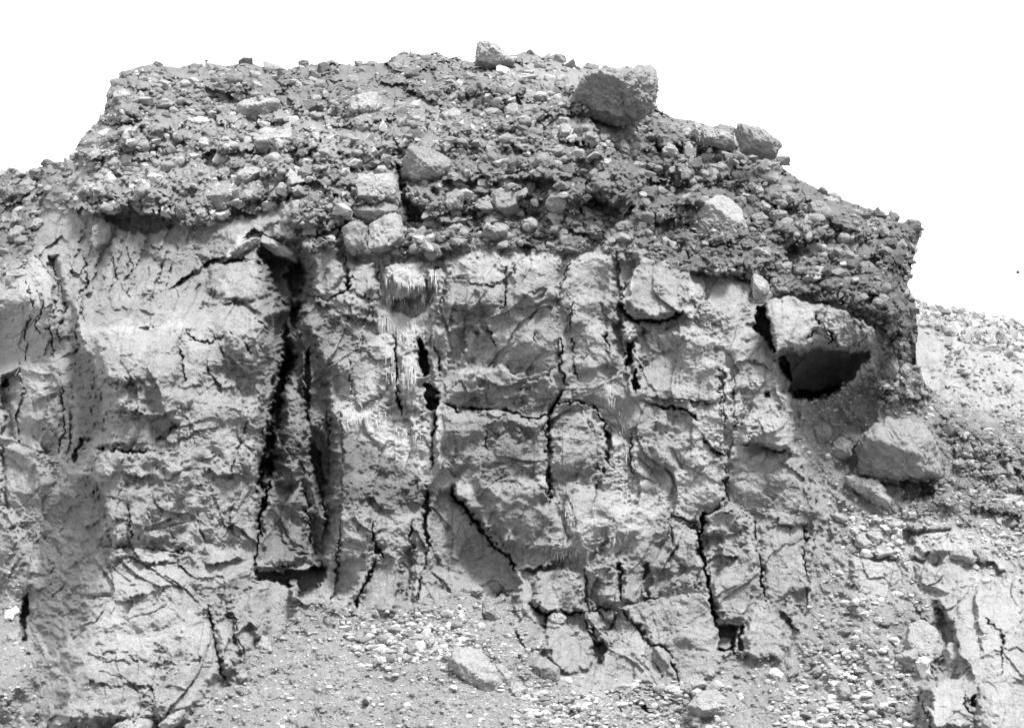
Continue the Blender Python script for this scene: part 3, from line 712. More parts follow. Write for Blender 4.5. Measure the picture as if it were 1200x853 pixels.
scrh = (0.035 * np.sqrt(np.clip(1 - (f2 / 0.6) ** 2, 0, 1)) * (c2 > 0.7) + 0.07 * np.sqrt(np.clip(1 - (f1 / 0.6) ** 2, 0, 1)) * (c1 > 0.72)
        + 0.22 * fbm(X, Y, 60, 91, 5, 0.55) + 0.22 * t_mid + 0.3 * t_big + 0.05 * t_sm + 0.12 * ridged((X + np.where(X > 700, -1, 0.9) * 0.7 * Y) / 1.0, Y * 0.3, 22, 93, 3) + 0.02 * gb + 0.035 * fbm(X, Y, 6, 92, 3, 0.6))
H += M_ROCK * rockh + M_RUB * rubh + M_SCR * scrh
DEPTH = BASE - H

# ------------------------------------------------------------------ helpers for objects
C = bpy.context.scene.collection
def link(o, parent=None):
    C.objects.link(o)
    if parent: o.parent = parent
    return o
def mesh_obj(name, co, faces, mat, attrs=None, smooth=True, parent=None):
    """faces: (n, 3) or (n, 4) int array"""
    me = bpy.data.meshes.new(name)
    faces = np.asarray(faces, np.int32); k = faces.shape[1]
    me.vertices.add(len(co)); me.vertices.foreach_set('co', np.ascontiguousarray(co, dtype=np.float32).ravel())
    me.loops.add(faces.size); me.loops.foreach_set('vertex_index', faces.ravel())
    me.polygons.add(len(faces)); me.polygons.foreach_set('loop_start', np.arange(0, faces.size, k, dtype=np.int32))
    me.polygons.foreach_set('use_smooth', np.full(len(faces), smooth, bool))
    me.update(calc_edges=True)
    for nm, v in (attrs or {}).items():
        a = me.attributes.new(nm, 'FLOAT', 'POINT'); a.data.foreach_set('value', np.ascontiguousarray(v, dtype=np.float32).ravel())
    me.materials.append(mat)
    return link(bpy.data.objects.new(name, me), parent)
def tag(o, label=None, cat=None, group=None, kind=None):
    if label: o['label'] = label
    if cat: o['category'] = cat
    if group: o['group'] = group
    if kind: o['kind'] = kind
    return o

# ------------------------------------------------------------------ materials
def stone_material(name, base, var=0.25, speck=0.15, bump=0.6, bscale=1.0, use_attr=False, island=0.0):
    m = bpy.data.materials.new(name); m.use_nodes = True
    nt = m.node_tree; N = nt.nodes; Lk = nt.links; N.clear()
    out = N.new('ShaderNodeOutputMaterial'); bs = N.new('ShaderNodeBsdfPrincipled')
    bs.inputs['Roughness'].default_value = 0.9
    bs.inputs['Specular IOR Level'].default_value = 0.25
    Lk.new(bs.outputs[0], out.inputs[0])
    tc = N.new('ShaderNodeTexCoord')
    src = tc.outputs['Object']
    def math_(op, a, b=None, clamp=False):
        n = N.new('ShaderNodeMath'); n.operation = op; n.use_clamp = clamp
        for i, v in enumerate((a, b)):
            if v is None: continue
            if isinstance(v, (int, float)): n.inputs[i].default_value = v
            else: Lk.new(v, n.inputs[i])
        return n.outputs[0]
    def noise(scale, detail, rough=0.6):
        n = N.new('ShaderNodeTexNoise'); n.inputs['Scale'].default_value = scale; n.inputs['Detail'].default_value = detail
        n.inputs['Roughness'].default_value = rough; Lk.new(src, n.inputs['Vector']); return n.outputs[0]
    n1 = noise(0.9, 6); n2 = noise(7, 6, 0.65); n3 = noise(38 * bscale, 4, 0.7)
    v = math_('MULTIPLY', math_('SUBTRACT', n1, 0.5), var * 2.2)
    v = math_('ADD', v, math_('MULTIPLY', math_('SUBTRACT', n2, 0.5), var * 3.0))
    v = math_('ADD', v, math_('MULTIPLY', math_('SUBTRACT', n3, 0.5), speck * 9.0))
    v = math_('ADD', v, 1.0)
    if island:
        a = N.new('ShaderNodeAttribute'); a.attribute_name = 'tone'
        v = math_('MULTIPLY', v, a.outputs['Fac'])
    v = math_('MULTIPLY', v, base)
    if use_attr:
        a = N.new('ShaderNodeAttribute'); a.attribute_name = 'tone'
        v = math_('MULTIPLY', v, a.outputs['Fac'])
        p = N.new('ShaderNodeAttribute'); p.attribute_name = 'pale'
        pm = math_('MULTIPLY', p.outputs['Fac'], math_('ADD', math_('MULTIPLY', n2, 1.3), 0.25), True)
        pv = math_('ADD', math_('MULTIPLY', n3, 0.45), 0.24)
        v = math_('ADD', math_('MULTIPLY', v, math_('SUBTRACT', 1.0, pm)), math_('MULTIPLY', pv, pm))
    v = math_('MAXIMUM', v, 0.03)
    cb = N.new('ShaderNodeCombineColor')
    for i in range(3): Lk.new(v, cb.inputs[i])
    Lk.new(cb.outputs[0], bs.inputs['Base Color'])
    b1 = N.new('ShaderNodeBump'); b1.inputs['Strength'].default_value = bump; b1.inputs['Distance'].default_value = 0.075
    hh = math_('ADD', math_('MULTIPLY', noise(16 * bscale, 6, 0.75), 1.2), math_('MULTIPLY', n3, 0.6))
    Lk.new(hh, b1.inputs['Height']); Lk.new(b1.outputs[0], bs.inputs['Normal'])
    return m
M_CLIFF = stone_material('weathered_grey_rock', 0.29, 0.34, 0.24, 1.0, use_attr=True)
M_EARTH = stone_material('earthy_rubble', 0.19, 0.25, 0.2, 0.9, use_attr=True)
M_SCREE = stone_material('scree_grit', 0.25, 0.25, 0.3, 0.9, 1.4, use_attr=True)
M_STONE = stone_material('loose_stone', 0.30, 0.25, 0.16, 0.9, island=1)
M_BOULD = stone_material('boulder_rock', 0.28, 0.25, 0.18, 1.0)
M_PALE = stone_material('pale_boulder_rock', 0.36, 0.25, 0.18, 1.0)
M_WHITE = stone_material('white_stone', 0.55, 0.2, 0.08, 0.4)
M_GRAVEL = stone_material('pale_gravel', 0.39, 0.25, 0.16, 0.9, island=1)
M_DARK = stone_material('dark_boulder_rock', 0.17, 0.2, 0.12, 0.7)
M_BLACK = stone_material('black_matter', 0.012, 0.1, 0.1, 0.3)
M_MOSS = stone_material('pale_hanging_moss', 0.6, 0.25, 0.2, 0.5)
M_GROUND = stone_material('quarry_floor', 0.2, 0.2, 0.2, 0.6)

# ------------------------------------------------------------------ the terrain sheets
def sheet(Xg, Yg, D, outline, band=22.0, back=0.30):
    """vertices of a depth sheet; past the outline the sheet folds back behind it"""
    d, nx, ny = sdf(Xg + 2.6 * gnoise(Xg / 6, Yg / 6, 5) + 1.3 * gnoise(Xg / 2.6, Yg / 2.6, 9), Yg + 2.2 * gnoise(Xg / 7, Yg / 7, 6) + 1.2 * gnoise(Xg / 3, Yg / 3, 8), outline)
    inn = sstep(0, 34, d)
    D = D + (1 - inn) ** 2 * 1.3                    # rounds off towards the skyline
    o = d < 0
    rg = 0.8 + 1.2 * np.abs(gnoise(Xg / 6, Yg / 6, 31)) + 0.5 * np.abs(gnoise(Xg / 2.5, Yg / 2.5, 32))
    px = np.where(o, Xg + (nx - Xg) * (1 + 0.22 * rg), Xg); py = np.where(o, Yg + (ny - Yg) * (1 + 0.22 * rg) + (-d) * 0.1, Yg)
    D = np.where(o, D + (-d) * back + np.minimum(-d, 3) / 3 * 0.25 * gnoise(Xg / 4, Yg / 4, 33), D)
    keep = d > -band
    return unproject(px, py, D), keep, D
V, KEEP, DEPTH = sheet(X, Y, DEPTH, OUT_A)
NYg, NXg = X.shape
region = np.zeros(X.shape, np.int8)                    # 0 cliff, 1 rubble, 2 scree, 3 outcrop, 4 buttress
region[inside(WX, WY, REG_BUTTRESS)] = 4
region[M_RUB > 0.5] = 1
region[M_SCR > 0.5] = 2
region[(M_OUT > 0.5)] = 3
idx = np.arange(NYg * NXg).reshape(NYg, NXg)
quads = np.stack([idx[:-1, :-1], idx[1:, :-1], idx[1:, 1:], idx[:-1, 1:]], -1).reshape(-1, 4)
kq = (KEEP[:-1, :-1] & KEEP[1:, :-1] & KEEP[1:, 1:] & KEEP[:-1, 1:]).reshape(-1)
rq = region[:-1, :-1].reshape(-1)
VF = V.reshape(-1, 3)
TONE *= 1 + 0.10 * fbm(X, Y, 30, 95, 4)
def emit(name, r, mat):
    q = quads[kq & (rq == r)]
    u, inv = np.unique(q, return_inverse=True)
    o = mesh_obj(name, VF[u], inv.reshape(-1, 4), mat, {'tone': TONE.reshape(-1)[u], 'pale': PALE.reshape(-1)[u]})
    return tag(o, kind='structure')
emit('cliff_face', 0, M_CLIFF)
emit('rubble_bank', 1, M_EARTH)
emit('scree_slope', 2, M_SCREE)
emit('rock_outcrop', 3, M_CLIFF)
emit('rock_buttress', 4, M_CLIFF)

# right-hand hillside behind the prow
SKY_B = [(1000,372),(1060,352),(1073,354),(1085,358),(1100,362),(1113,365),(1130,363),(1145,371),(1160,370),(1176,369),(1190,377),(1200,380),(1260,392),(1340,410)]
OUT_B = SKY_B + [(1345,640),(1000,640)]
xb = np.arange(1010, 1336, 1.5); yb = np.arange(325, 600, 1.5)
XB, YB = np.meshgrid(xb, yb)
CB = [(1060,356,51),(1200,378,52),(1335,400,53),(1060,400,48),(1200,420,48.5),(1335,450,49.5),(1060,450,46),(1200,470,46),(1335,520,46.5),(1060,600,45),(1200,600,45.5),(1335,600,45.5)]
DB = tps(CB, XB, YB)
rk = sstep(385, 400, YB + 8 * fbm(XB, YB, 40, 5, 2) - (XB - 1100) * 0.25) * (1 - sstep(470, 490, YB))
g1, ge = facets(XB, YB * 1.2 + XB * 0.3, 26, 141, 1.3); g2, _ = facets(XB, YB, 9, 142, 1.3)
DB = DB - (0.22 * fbm(XB, YB, 40, 143, 4) + 0.5 * trifbm(XB, YB, 36, 151, 4, 0.5) + rk * (0.15 * g1 + 0.05 * g2) + 0.03 * fbm(XB, YB, 5, 144, 2))
VB, KB, DB = sheet(XB, YB, DB, OUT_B)
ny, nx = XB.shape; ib = np.arange(nx * ny).reshape(ny, nx)
qb = np.stack([ib[:-1, :-1], ib[1:, :-1], ib[1:, 1:], ib[:-1, 1:]], -1).reshape(-1, 4)
kb = (KB[:-1, :-1] & KB[1:, :-1] & KB[1:, 1:] & KB[:-1, 1:]).reshape(-1)
qb = qb[kb]; u, inv = np.unique(qb, return_inverse=True)
tag(mesh_obj('hillside', VB.reshape(-1, 3)[u], inv.reshape(-1, 4), M_CLIFF, {'tone': np.full(len(u), 1.0), 'pale': (0.35 * rk).reshape(-1)[u]}), kind='structure')

# quarry floor out to the horizon
gx, gy = np.meshgrid(np.linspace(-1, 1, 60) ** 3 * 2500, np.linspace(-1, 1, 60) ** 3 * 2500)
gz = 0.0 * gx
gi = np.arange(3600).reshape(60, 60)
mesh_obj('ground', np.stack([gx, gy, gz], -1).reshape(-1, 3), np.stack([gi[:-1, :-1], gi[:-1, 1:], gi[1:, 1:], gi[1:, :-1]], -1).reshape(-1, 4), M_GROUND)['kind'] = 'structure'

# ------------------------------------------------------------------ stones
import bmesh
def ico(sub):
    bm = bmesh.new(); bmesh.ops.create_icosphere(bm, subdivisions=sub, radius=1.0)
    v = np.array([p.co[:] for p in bm.verts]); v /= np.linalg.norm(v, axis=1)[:, None]
    f = np.array([[q.index for q in p.verts] for p in bm.faces]); bm.free()
    return v, f
ICO = {k: ico(k) for k in (1, 2, 3, 4, 5, 6)}
def noise3(p, seed):
    return (gnoise(p[:, 0] + 0.37 * p[:, 2], p[:, 1] - 0.61 * p[:, 2], seed) + gnoise(p[:, 2] + 0.43 * p[:, 1], p[:, 0] * 0.9 - 0.3 * p[:, 1], seed + 5)) * 0.6
def planes_radius(d, n, c, sharp=14.0):
    q = np.maximum(d @ n.T, 1e-3) / c[None]            # 1/r for each plane
    return 1.0 / (np.sum(q ** sharp, axis=1) ** (1.0 / sharp))
def rock_shape(sub, seed, nplanes=13, sharp=16.0, rough=0.05):
    rs = np.random.RandomState(seed)
    v, f = ICO[sub]
    n = rs.normal(size=(nplanes, 3)); n /= np.linalg.norm(n, axis=1)[:, None]
    n = np.concatenate([n, np.array([[1, 0, 0], [-1, 0, 0], [0, 1, 0], [0, -1, 0], [0, 0, 1], [0, 0, -1]]) + rs.normal(size=(6, 3)) * 0.25])
    n /= np.linalg.norm(n, axis=1)[:, None]
    c = rs.uniform(0.62, 1.0, len(n))
    r = planes_radius(v, n, c, sharp)
    if sub >= 3 and rough:
        p = v * r[:, None]
        r = r * (1 + rough * (noise3(p * 2.2, seed) + 0.5 * noise3(p * 5, seed + 1) + 0.3 * noise3(p * 11, seed + 2)))
    return v * r[:, None], f
LOW = [rock_shape(2, 300 + i, 7, 40, 0) for i in range(16)]
MID = [rock_shape(4, 400 + i, 8, 40, 0.10) for i in range(22)]

def sample(px, py, D=None, g=None):
    D = DEPTH if D is None else D
    x0, y0, st = (xs[0], ys[0], STEP) if g is None else g
    i = np.clip(((np.asarray(px) - x0) / st).round().astype(int), 0, D.shape[1] - 1)
    j = np.clip(((np.asarray(py) - y0) / st).round().astype(int), 0, D.shape[0] - 1)
    return D[j, i]

def rot_mats(n, rs):
    q = rs.normal(size=(n, 4)); q /= np.linalg.norm(q, axis=1)[:, None]
    w, x, y, z = q.T
    return np.stack([1 - 2 * (y * y + z * z), 2 * (x * y - z * w), 2 * (x * z + y * w), 2 * (x * y + z * w), 1 - 2 * (x * x + z * z), 2 * (y * z - x * w),
                     2 * (x * z - y * w), 2 * (y * z + x * w), 1 - 2 * (x * x + y * y)], -1).reshape(n, 3, 3)

def scatter(zones, seed):
    """zones: (polygon, count, rmin, rmax, power, sheet) -> arrays px, py, r_px, Y"""
    rs = np.random.RandomState(seed); res = []
    for pg, cnt, r0, r1, pw, which in zones:
        a = np.array([p[:2] for p in pg], float)
        x = rs.uniform(a[:, 0].min(), a[:, 0].max(), cnt * 6); y = rs.uniform(a[:, 1].min(), a[:, 1].max(), cnt * 6)
        ok = inside(x, y, pg); x = x[ok][:cnt]; y = y[ok][:cnt]
        u = rs.uniform(size=len(x)); r = r0 * ((1 - u) + u * (r0 / r1) ** (pw)) ** (-1.0 / pw)
        if which == 'A':
            ok = inside(x, y + r * 0.3, OUT_A) & ((rs.uniform(size=len(x)) > 0.88 * sample(x, y, soil)) | (pg is not REG_RUBBLE) | (r > 5.5)); x = x[ok]; y = y[ok]; r = r[ok]; Yd = sample(x, y)
        else:
            Yd = sample(x, y, DB, (xb[0], yb[0], 1.5))
        res.append(np.stack([x, y, r, Yd], -1))
    return np.concatenate(res)

def stones_mesh(name, S, variants, seed, mat, sink=0.15, flat=0.75, tvar=0.34, smooth=False):
    rs = np.random.RandomState(seed); vs = []; fs = []; ts = []; off = 0
    n = len(S); R = rot_mats(n, rs); sc = np.stack([rs.uniform(0.75, 1.25, n), rs.uniform(0.6, 1.0, n), rs.uniform(flat - 0.2, flat + 0.25, n)], -1)
    c = unproject(S[:, 0], S[:, 1], S[:, 3]); rm = S[:, 2] * ppm(S[:, 3])
    c[:, 1] -= rm * (0.45 - sink)
    k = rs.randint(0, len(variants), n)
    tn = np.clip(1 + rs.normal(size=n) * tvar, 0.5, 1.9)
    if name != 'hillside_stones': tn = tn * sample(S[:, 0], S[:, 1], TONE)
    for i in range(len(variants)):
        m = np.where(k == i)[0]
        if not len(m): continue
        bv, bf = variants[i]
        p = np.einsum('nij,vj->nvi', R[m], bv) * (sc[m] * rm[m, None])[:, None, :] + c[m][:, None, :]
        vs.append(p.reshape(-1, 3)); fs.append((bf[None] + (np.arange(len(m)) * len(bv))[:, None, None] + off).reshape(-1, 3)); ts.append(np.repeat(tn[m], len(bv)))
        off += len(m) * len(bv)
    return mesh_obj(name, np.concatenate(vs), np.concatenate(fs), mat, {'tone': np.concatenate(ts)}, smooth)

Z_CAP = [p for p in REG_RUBBLE if True]
rub_zones = [(REG_RUBBLE, 17000, 1.3, 9.5, 1.75, 'A'), (REG_RUB2, 1500, 1.3, 8, 1.8, 'A')]
S1 = scatter(rub_zones, 5)
S1 = S1[~inside(S1[:, 0], S1[:, 1], [(300,258),(352,258),(352,300),(300,300)])]
tag(stones_mesh('rubble', S1[S1[:, 2] < 3.2], LOW, 1, M_STONE, 0.3), 'countless small grey stones packed in the earthy bank above the cliff', 'rubble', kind='stuff')
tag(stones_mesh('cobbles', S1[S1[:, 2] >= 3.2], MID, 2, M_STONE, 0.32), 'fist to head sized grey cobbles packed in the earthy bank above the cliff', 'cobbles', kind='stuff')
scr_zones = [(REG_SCREE[0], 9500, 0.7, 5, 2.2, 'A'), (REG_SCREE[1], 13000, 0.7, 6.0, 2.2, 'A'), (REG_SCREE[2], 1200, 1.0, 5.0, 2.0, 'A'),
             ([(930,462),(975,462),(1000,440),(1012,470),(960,490),(925,478)], 90, 1.2, 5, 1.6, 'A'), ([(400,720),(540,716),(600,760),(420,790)], 160, 2, 9, 1.3, 'A'), ([(960,690),(1080,690),(1090,860),(930,860)], 220, 2, 9, 1.4, 'A'), ([(620,790),(860,800),(860,860),(600,860)], 160, 2, 10, 1.3, 'A'),
             ([(600,812),(840,800),(860,870),(600,870)], 1500, 1.0, 7, 1.7, 'A'),
             ([(560,690),(640,760),(640,800),(500,800),(410,720)], 500, 1.0, 4, 2, 'A'), ([(400,735),(520,730),(560,745),(520,775),(420,770)], 260, 2, 8, 1.6, 'A'), ([(940,760),(1010,760),(1030,860),(900,860)], 260, 2, 8, 1.6, 'A'), ([(990,600),(1060,600),(1060,660),(1000,660)], 160, 1.5, 7, 1.6, 'A'), ([(1150,600),(1210,610),(1210,660),(1150,640)], 120, 1.5, 6, 1.6, 'A')]
S2 = scatter(scr_zones, 6)
keep = ~inside(S2[:, 0], S2[:, 1], REG_OUTCROP) & ~inside(S2[:, 0], S2[:, 1], [(996,652),(1050,656),(1058,680),(1040,706),(1010,700),(994,684)]) & ~inside(S2[:, 0], S2[:, 1], [(1060,626),(1120,620),(1140,650),(1135,690),(1100,700),(1070,690)])
S2 = S2[keep]
tag(stones_mesh('gravel', S2, LOW, 3, M_GRAVEL, 0.1, 0.6, 0.42), 'loose light grey gravel and chips lying on the scree slopes', 'gravel', kind='stuff')
S3 = scatter([([(1062,352),(1200,378),(1340,400),(1340,450),(1200,425),(1130,400),(1090,385),(1070,380)], 1500, 2.2, 8.5, 1.7, 'B'), ([(1085,385),(1200,420),(1340,450),(1340,520),(1200,470),(1100,440)], 260, 1.5, 6, 1.8, 'B'),
              ([(1090,440),(1340,500),(1340,560),(1100,500)], 300, 1.5, 5.0, 2, 'B')], 9)
tag(stones_mesh('hillside_stones', S3, MID, 4, M_GRAVEL), 'pale tumbled stones along the crest of the hillside at right', 'stones', kind='stuff')

# ------------------------------------------------------------------ individual boulders
MATS = {'m': M_BOULD, 'p': M_PALE, 'w': M_WHITE, 'd': M_DARK, 'k': M_BLACK}
def boulder(pts, label, mat='m', cat='boulder', name='boulder', seed=1, front=None, proud=0.35, thick=0.8, dY=0.0, bevel=0.35, sub=5, group=None, rough=0.035, at=None, sharp=26.0, rug=1.4):
    """a rock whose outline from the front is the (convex) polygon pts"""
    rs = np.random.RandomState(seed)
    a = np.array(pts, float); c = a.mean(0)
    ar = 0.5 * np.sum(a[:, 0] * np.roll(a[:, 1], -1) - a[:, 1] * np.roll(a[:, 0], -1))
    if ar < 0: a = a[::-1]
    Y0 = (float(np.median(sample(a[:, 0] * 0.6 + c[0] * 0.4, a[:, 1] * 0.6 + c[1] * 0.4))) if at is None else at) + dY
    s = ppm(Y0)
    w = math.sqrt(np.ptp(a[:, 0]) * np.ptp(a[:, 1])) * 0.5 * s
    n = []; k = []
    for i in range(len(a)):
        x0, y0 = a[i]; x1, y1 = a[(i + 1) % len(a)]
        e = np.array([x1 - x0, y1 - y0]); L = np.hypot(*e)
        if L < 1e-6: continue
        nn = np.array([e[1], -e[0]]) / L                    # outward for this winding in image space (y down)
        dist = ((x0 - c[0]) * nn[0] + (y0 - c[1]) * nn[1]) * s
        t = rs.uniform(-0.05, 0.2)
        v = np.array([nn[0], -t, -nn[1]]); v /= np.linalg.norm(v)
        n.append(v); k.append(max(dist, 0.02))
        # bevel facets towards the front
        v2 = np.array([nn[0], -rs.uniform(0.6, 1.3), -nn[1]]); v2 /= np.linalg.norm(v2)
        n.append(v2); k.append(max(dist, 0.02) * 0.7 + w * thick * bevel * rs.uniform(0.8, 1.3))
    if not front:
        rp = (c[0] + rs.uniform(-.15, .15) * np.ptp(a[:, 0]), c[1] + rs.uniform(-.15, .25) * np.ptp(a[:, 1]), rs.uniform(.75, 1.0))
        front = [((rs.uniform(-.35, .35), -.8, rs.uniform(.35, .8)), rp), ((rs.uniform(-.5, .1), -.9, rs.uniform(-.75, -.25)), rp)]
    for v, kk in front:
        v = np.array(v, float); v /= np.linalg.norm(v); n.append(v)
        k.append(w * thick * kk if not isinstance(kk, tuple) else max(0.02, float(v @ np.array([(kk[0] - c[0]) * s, -kk[2] * w, -(kk[1] - c[1]) * s]))))
    n.append(np.array([0, 1.0, 0])); k.append(w * thick)
    n = np.array(n); k = np.array(k)
    if sub >= 4: sub = 6 if w / s > 17 else 5
    d, f = ICO[sub]
    r = planes_radius(d, n, k, 40.0)
    p = d * r[:, None]
    nch = 9                                                # corners knocked off
    cn = rs.normal(size=(nch, 3)) * np.array([1, .7, 1]) + np.array([0, -.6, 0.15]); cn /= np.linalg.norm(cn, axis=1)[:, None]
    ck = np.array([np.max(p @ v) for v in cn]) * rs.uniform(.80, .96, nch)
    r = planes_radius(d, np.concatenate([n, cn]), np.concatenate([k, ck]), 40.0)
    p = d * r[:, None]
    q = p / max(w, 1e-3)
    nz = noise3(q * 1.7, seed) + 0.6 * noise3(q * 4, seed + 1) + 0.4 * noise3(q * 9, seed + 2) + (0.3 * noise3(q * 20, seed + 3) - 0.5 * np.abs(noise3(q * 5 + 3, seed + 4)) if sub > 4 else 0)
    nz = nz * 1.7
    p = p * (1 + rough * nz)[:, None]
    if sub > 4:
        ab = p / s                                             # relief a few centimetres across, whatever the size
        p = p + d * (s * rug * (2.6 * noise3(ab / 15, seed + 6) - 2.2 * np.abs(noise3(ab / 8, seed + 7)) - 1.0 * np.abs(noise3(ab / 4, seed + 9)) + 0.6 * noise3(ab / 2.3, seed + 8)))[:, None]
    base = unproject(c[0], c[1], Y0 + 0) + np.array([0, -w * thick * proud, 0])
    # keep the drawn outline although the rock stands a little nearer
    Yc = base[1]; base = unproject(c[0], c[1], Yc)
    p = p * (Yc / Y0)
    o = mesh_obj(name, p, f, MATS[mat], {'tone': np.ones(len(p))})
    o.location = base
    return tag(o, label, cat, group, 'thing')

def blob(cx, cy, rx, ry, seed, rot=0.0, n=7):
    rs = np.random.RandomState(seed)
    a = np.sort((np.arange(n) + rs.uniform(-.3, .3, n)) / n * 2 * math.pi)
    x = np.cos(a) * rx * rs.uniform(.9, 1.08, n); y = np.sin(a) * ry * rs.uniform(.9, 1.08, n)
    c, s = math.cos(rot), math.sin(rot)
    return [(cx + u * c - v * s, cy + u * s + v * c) for u, v in zip(x, y)]

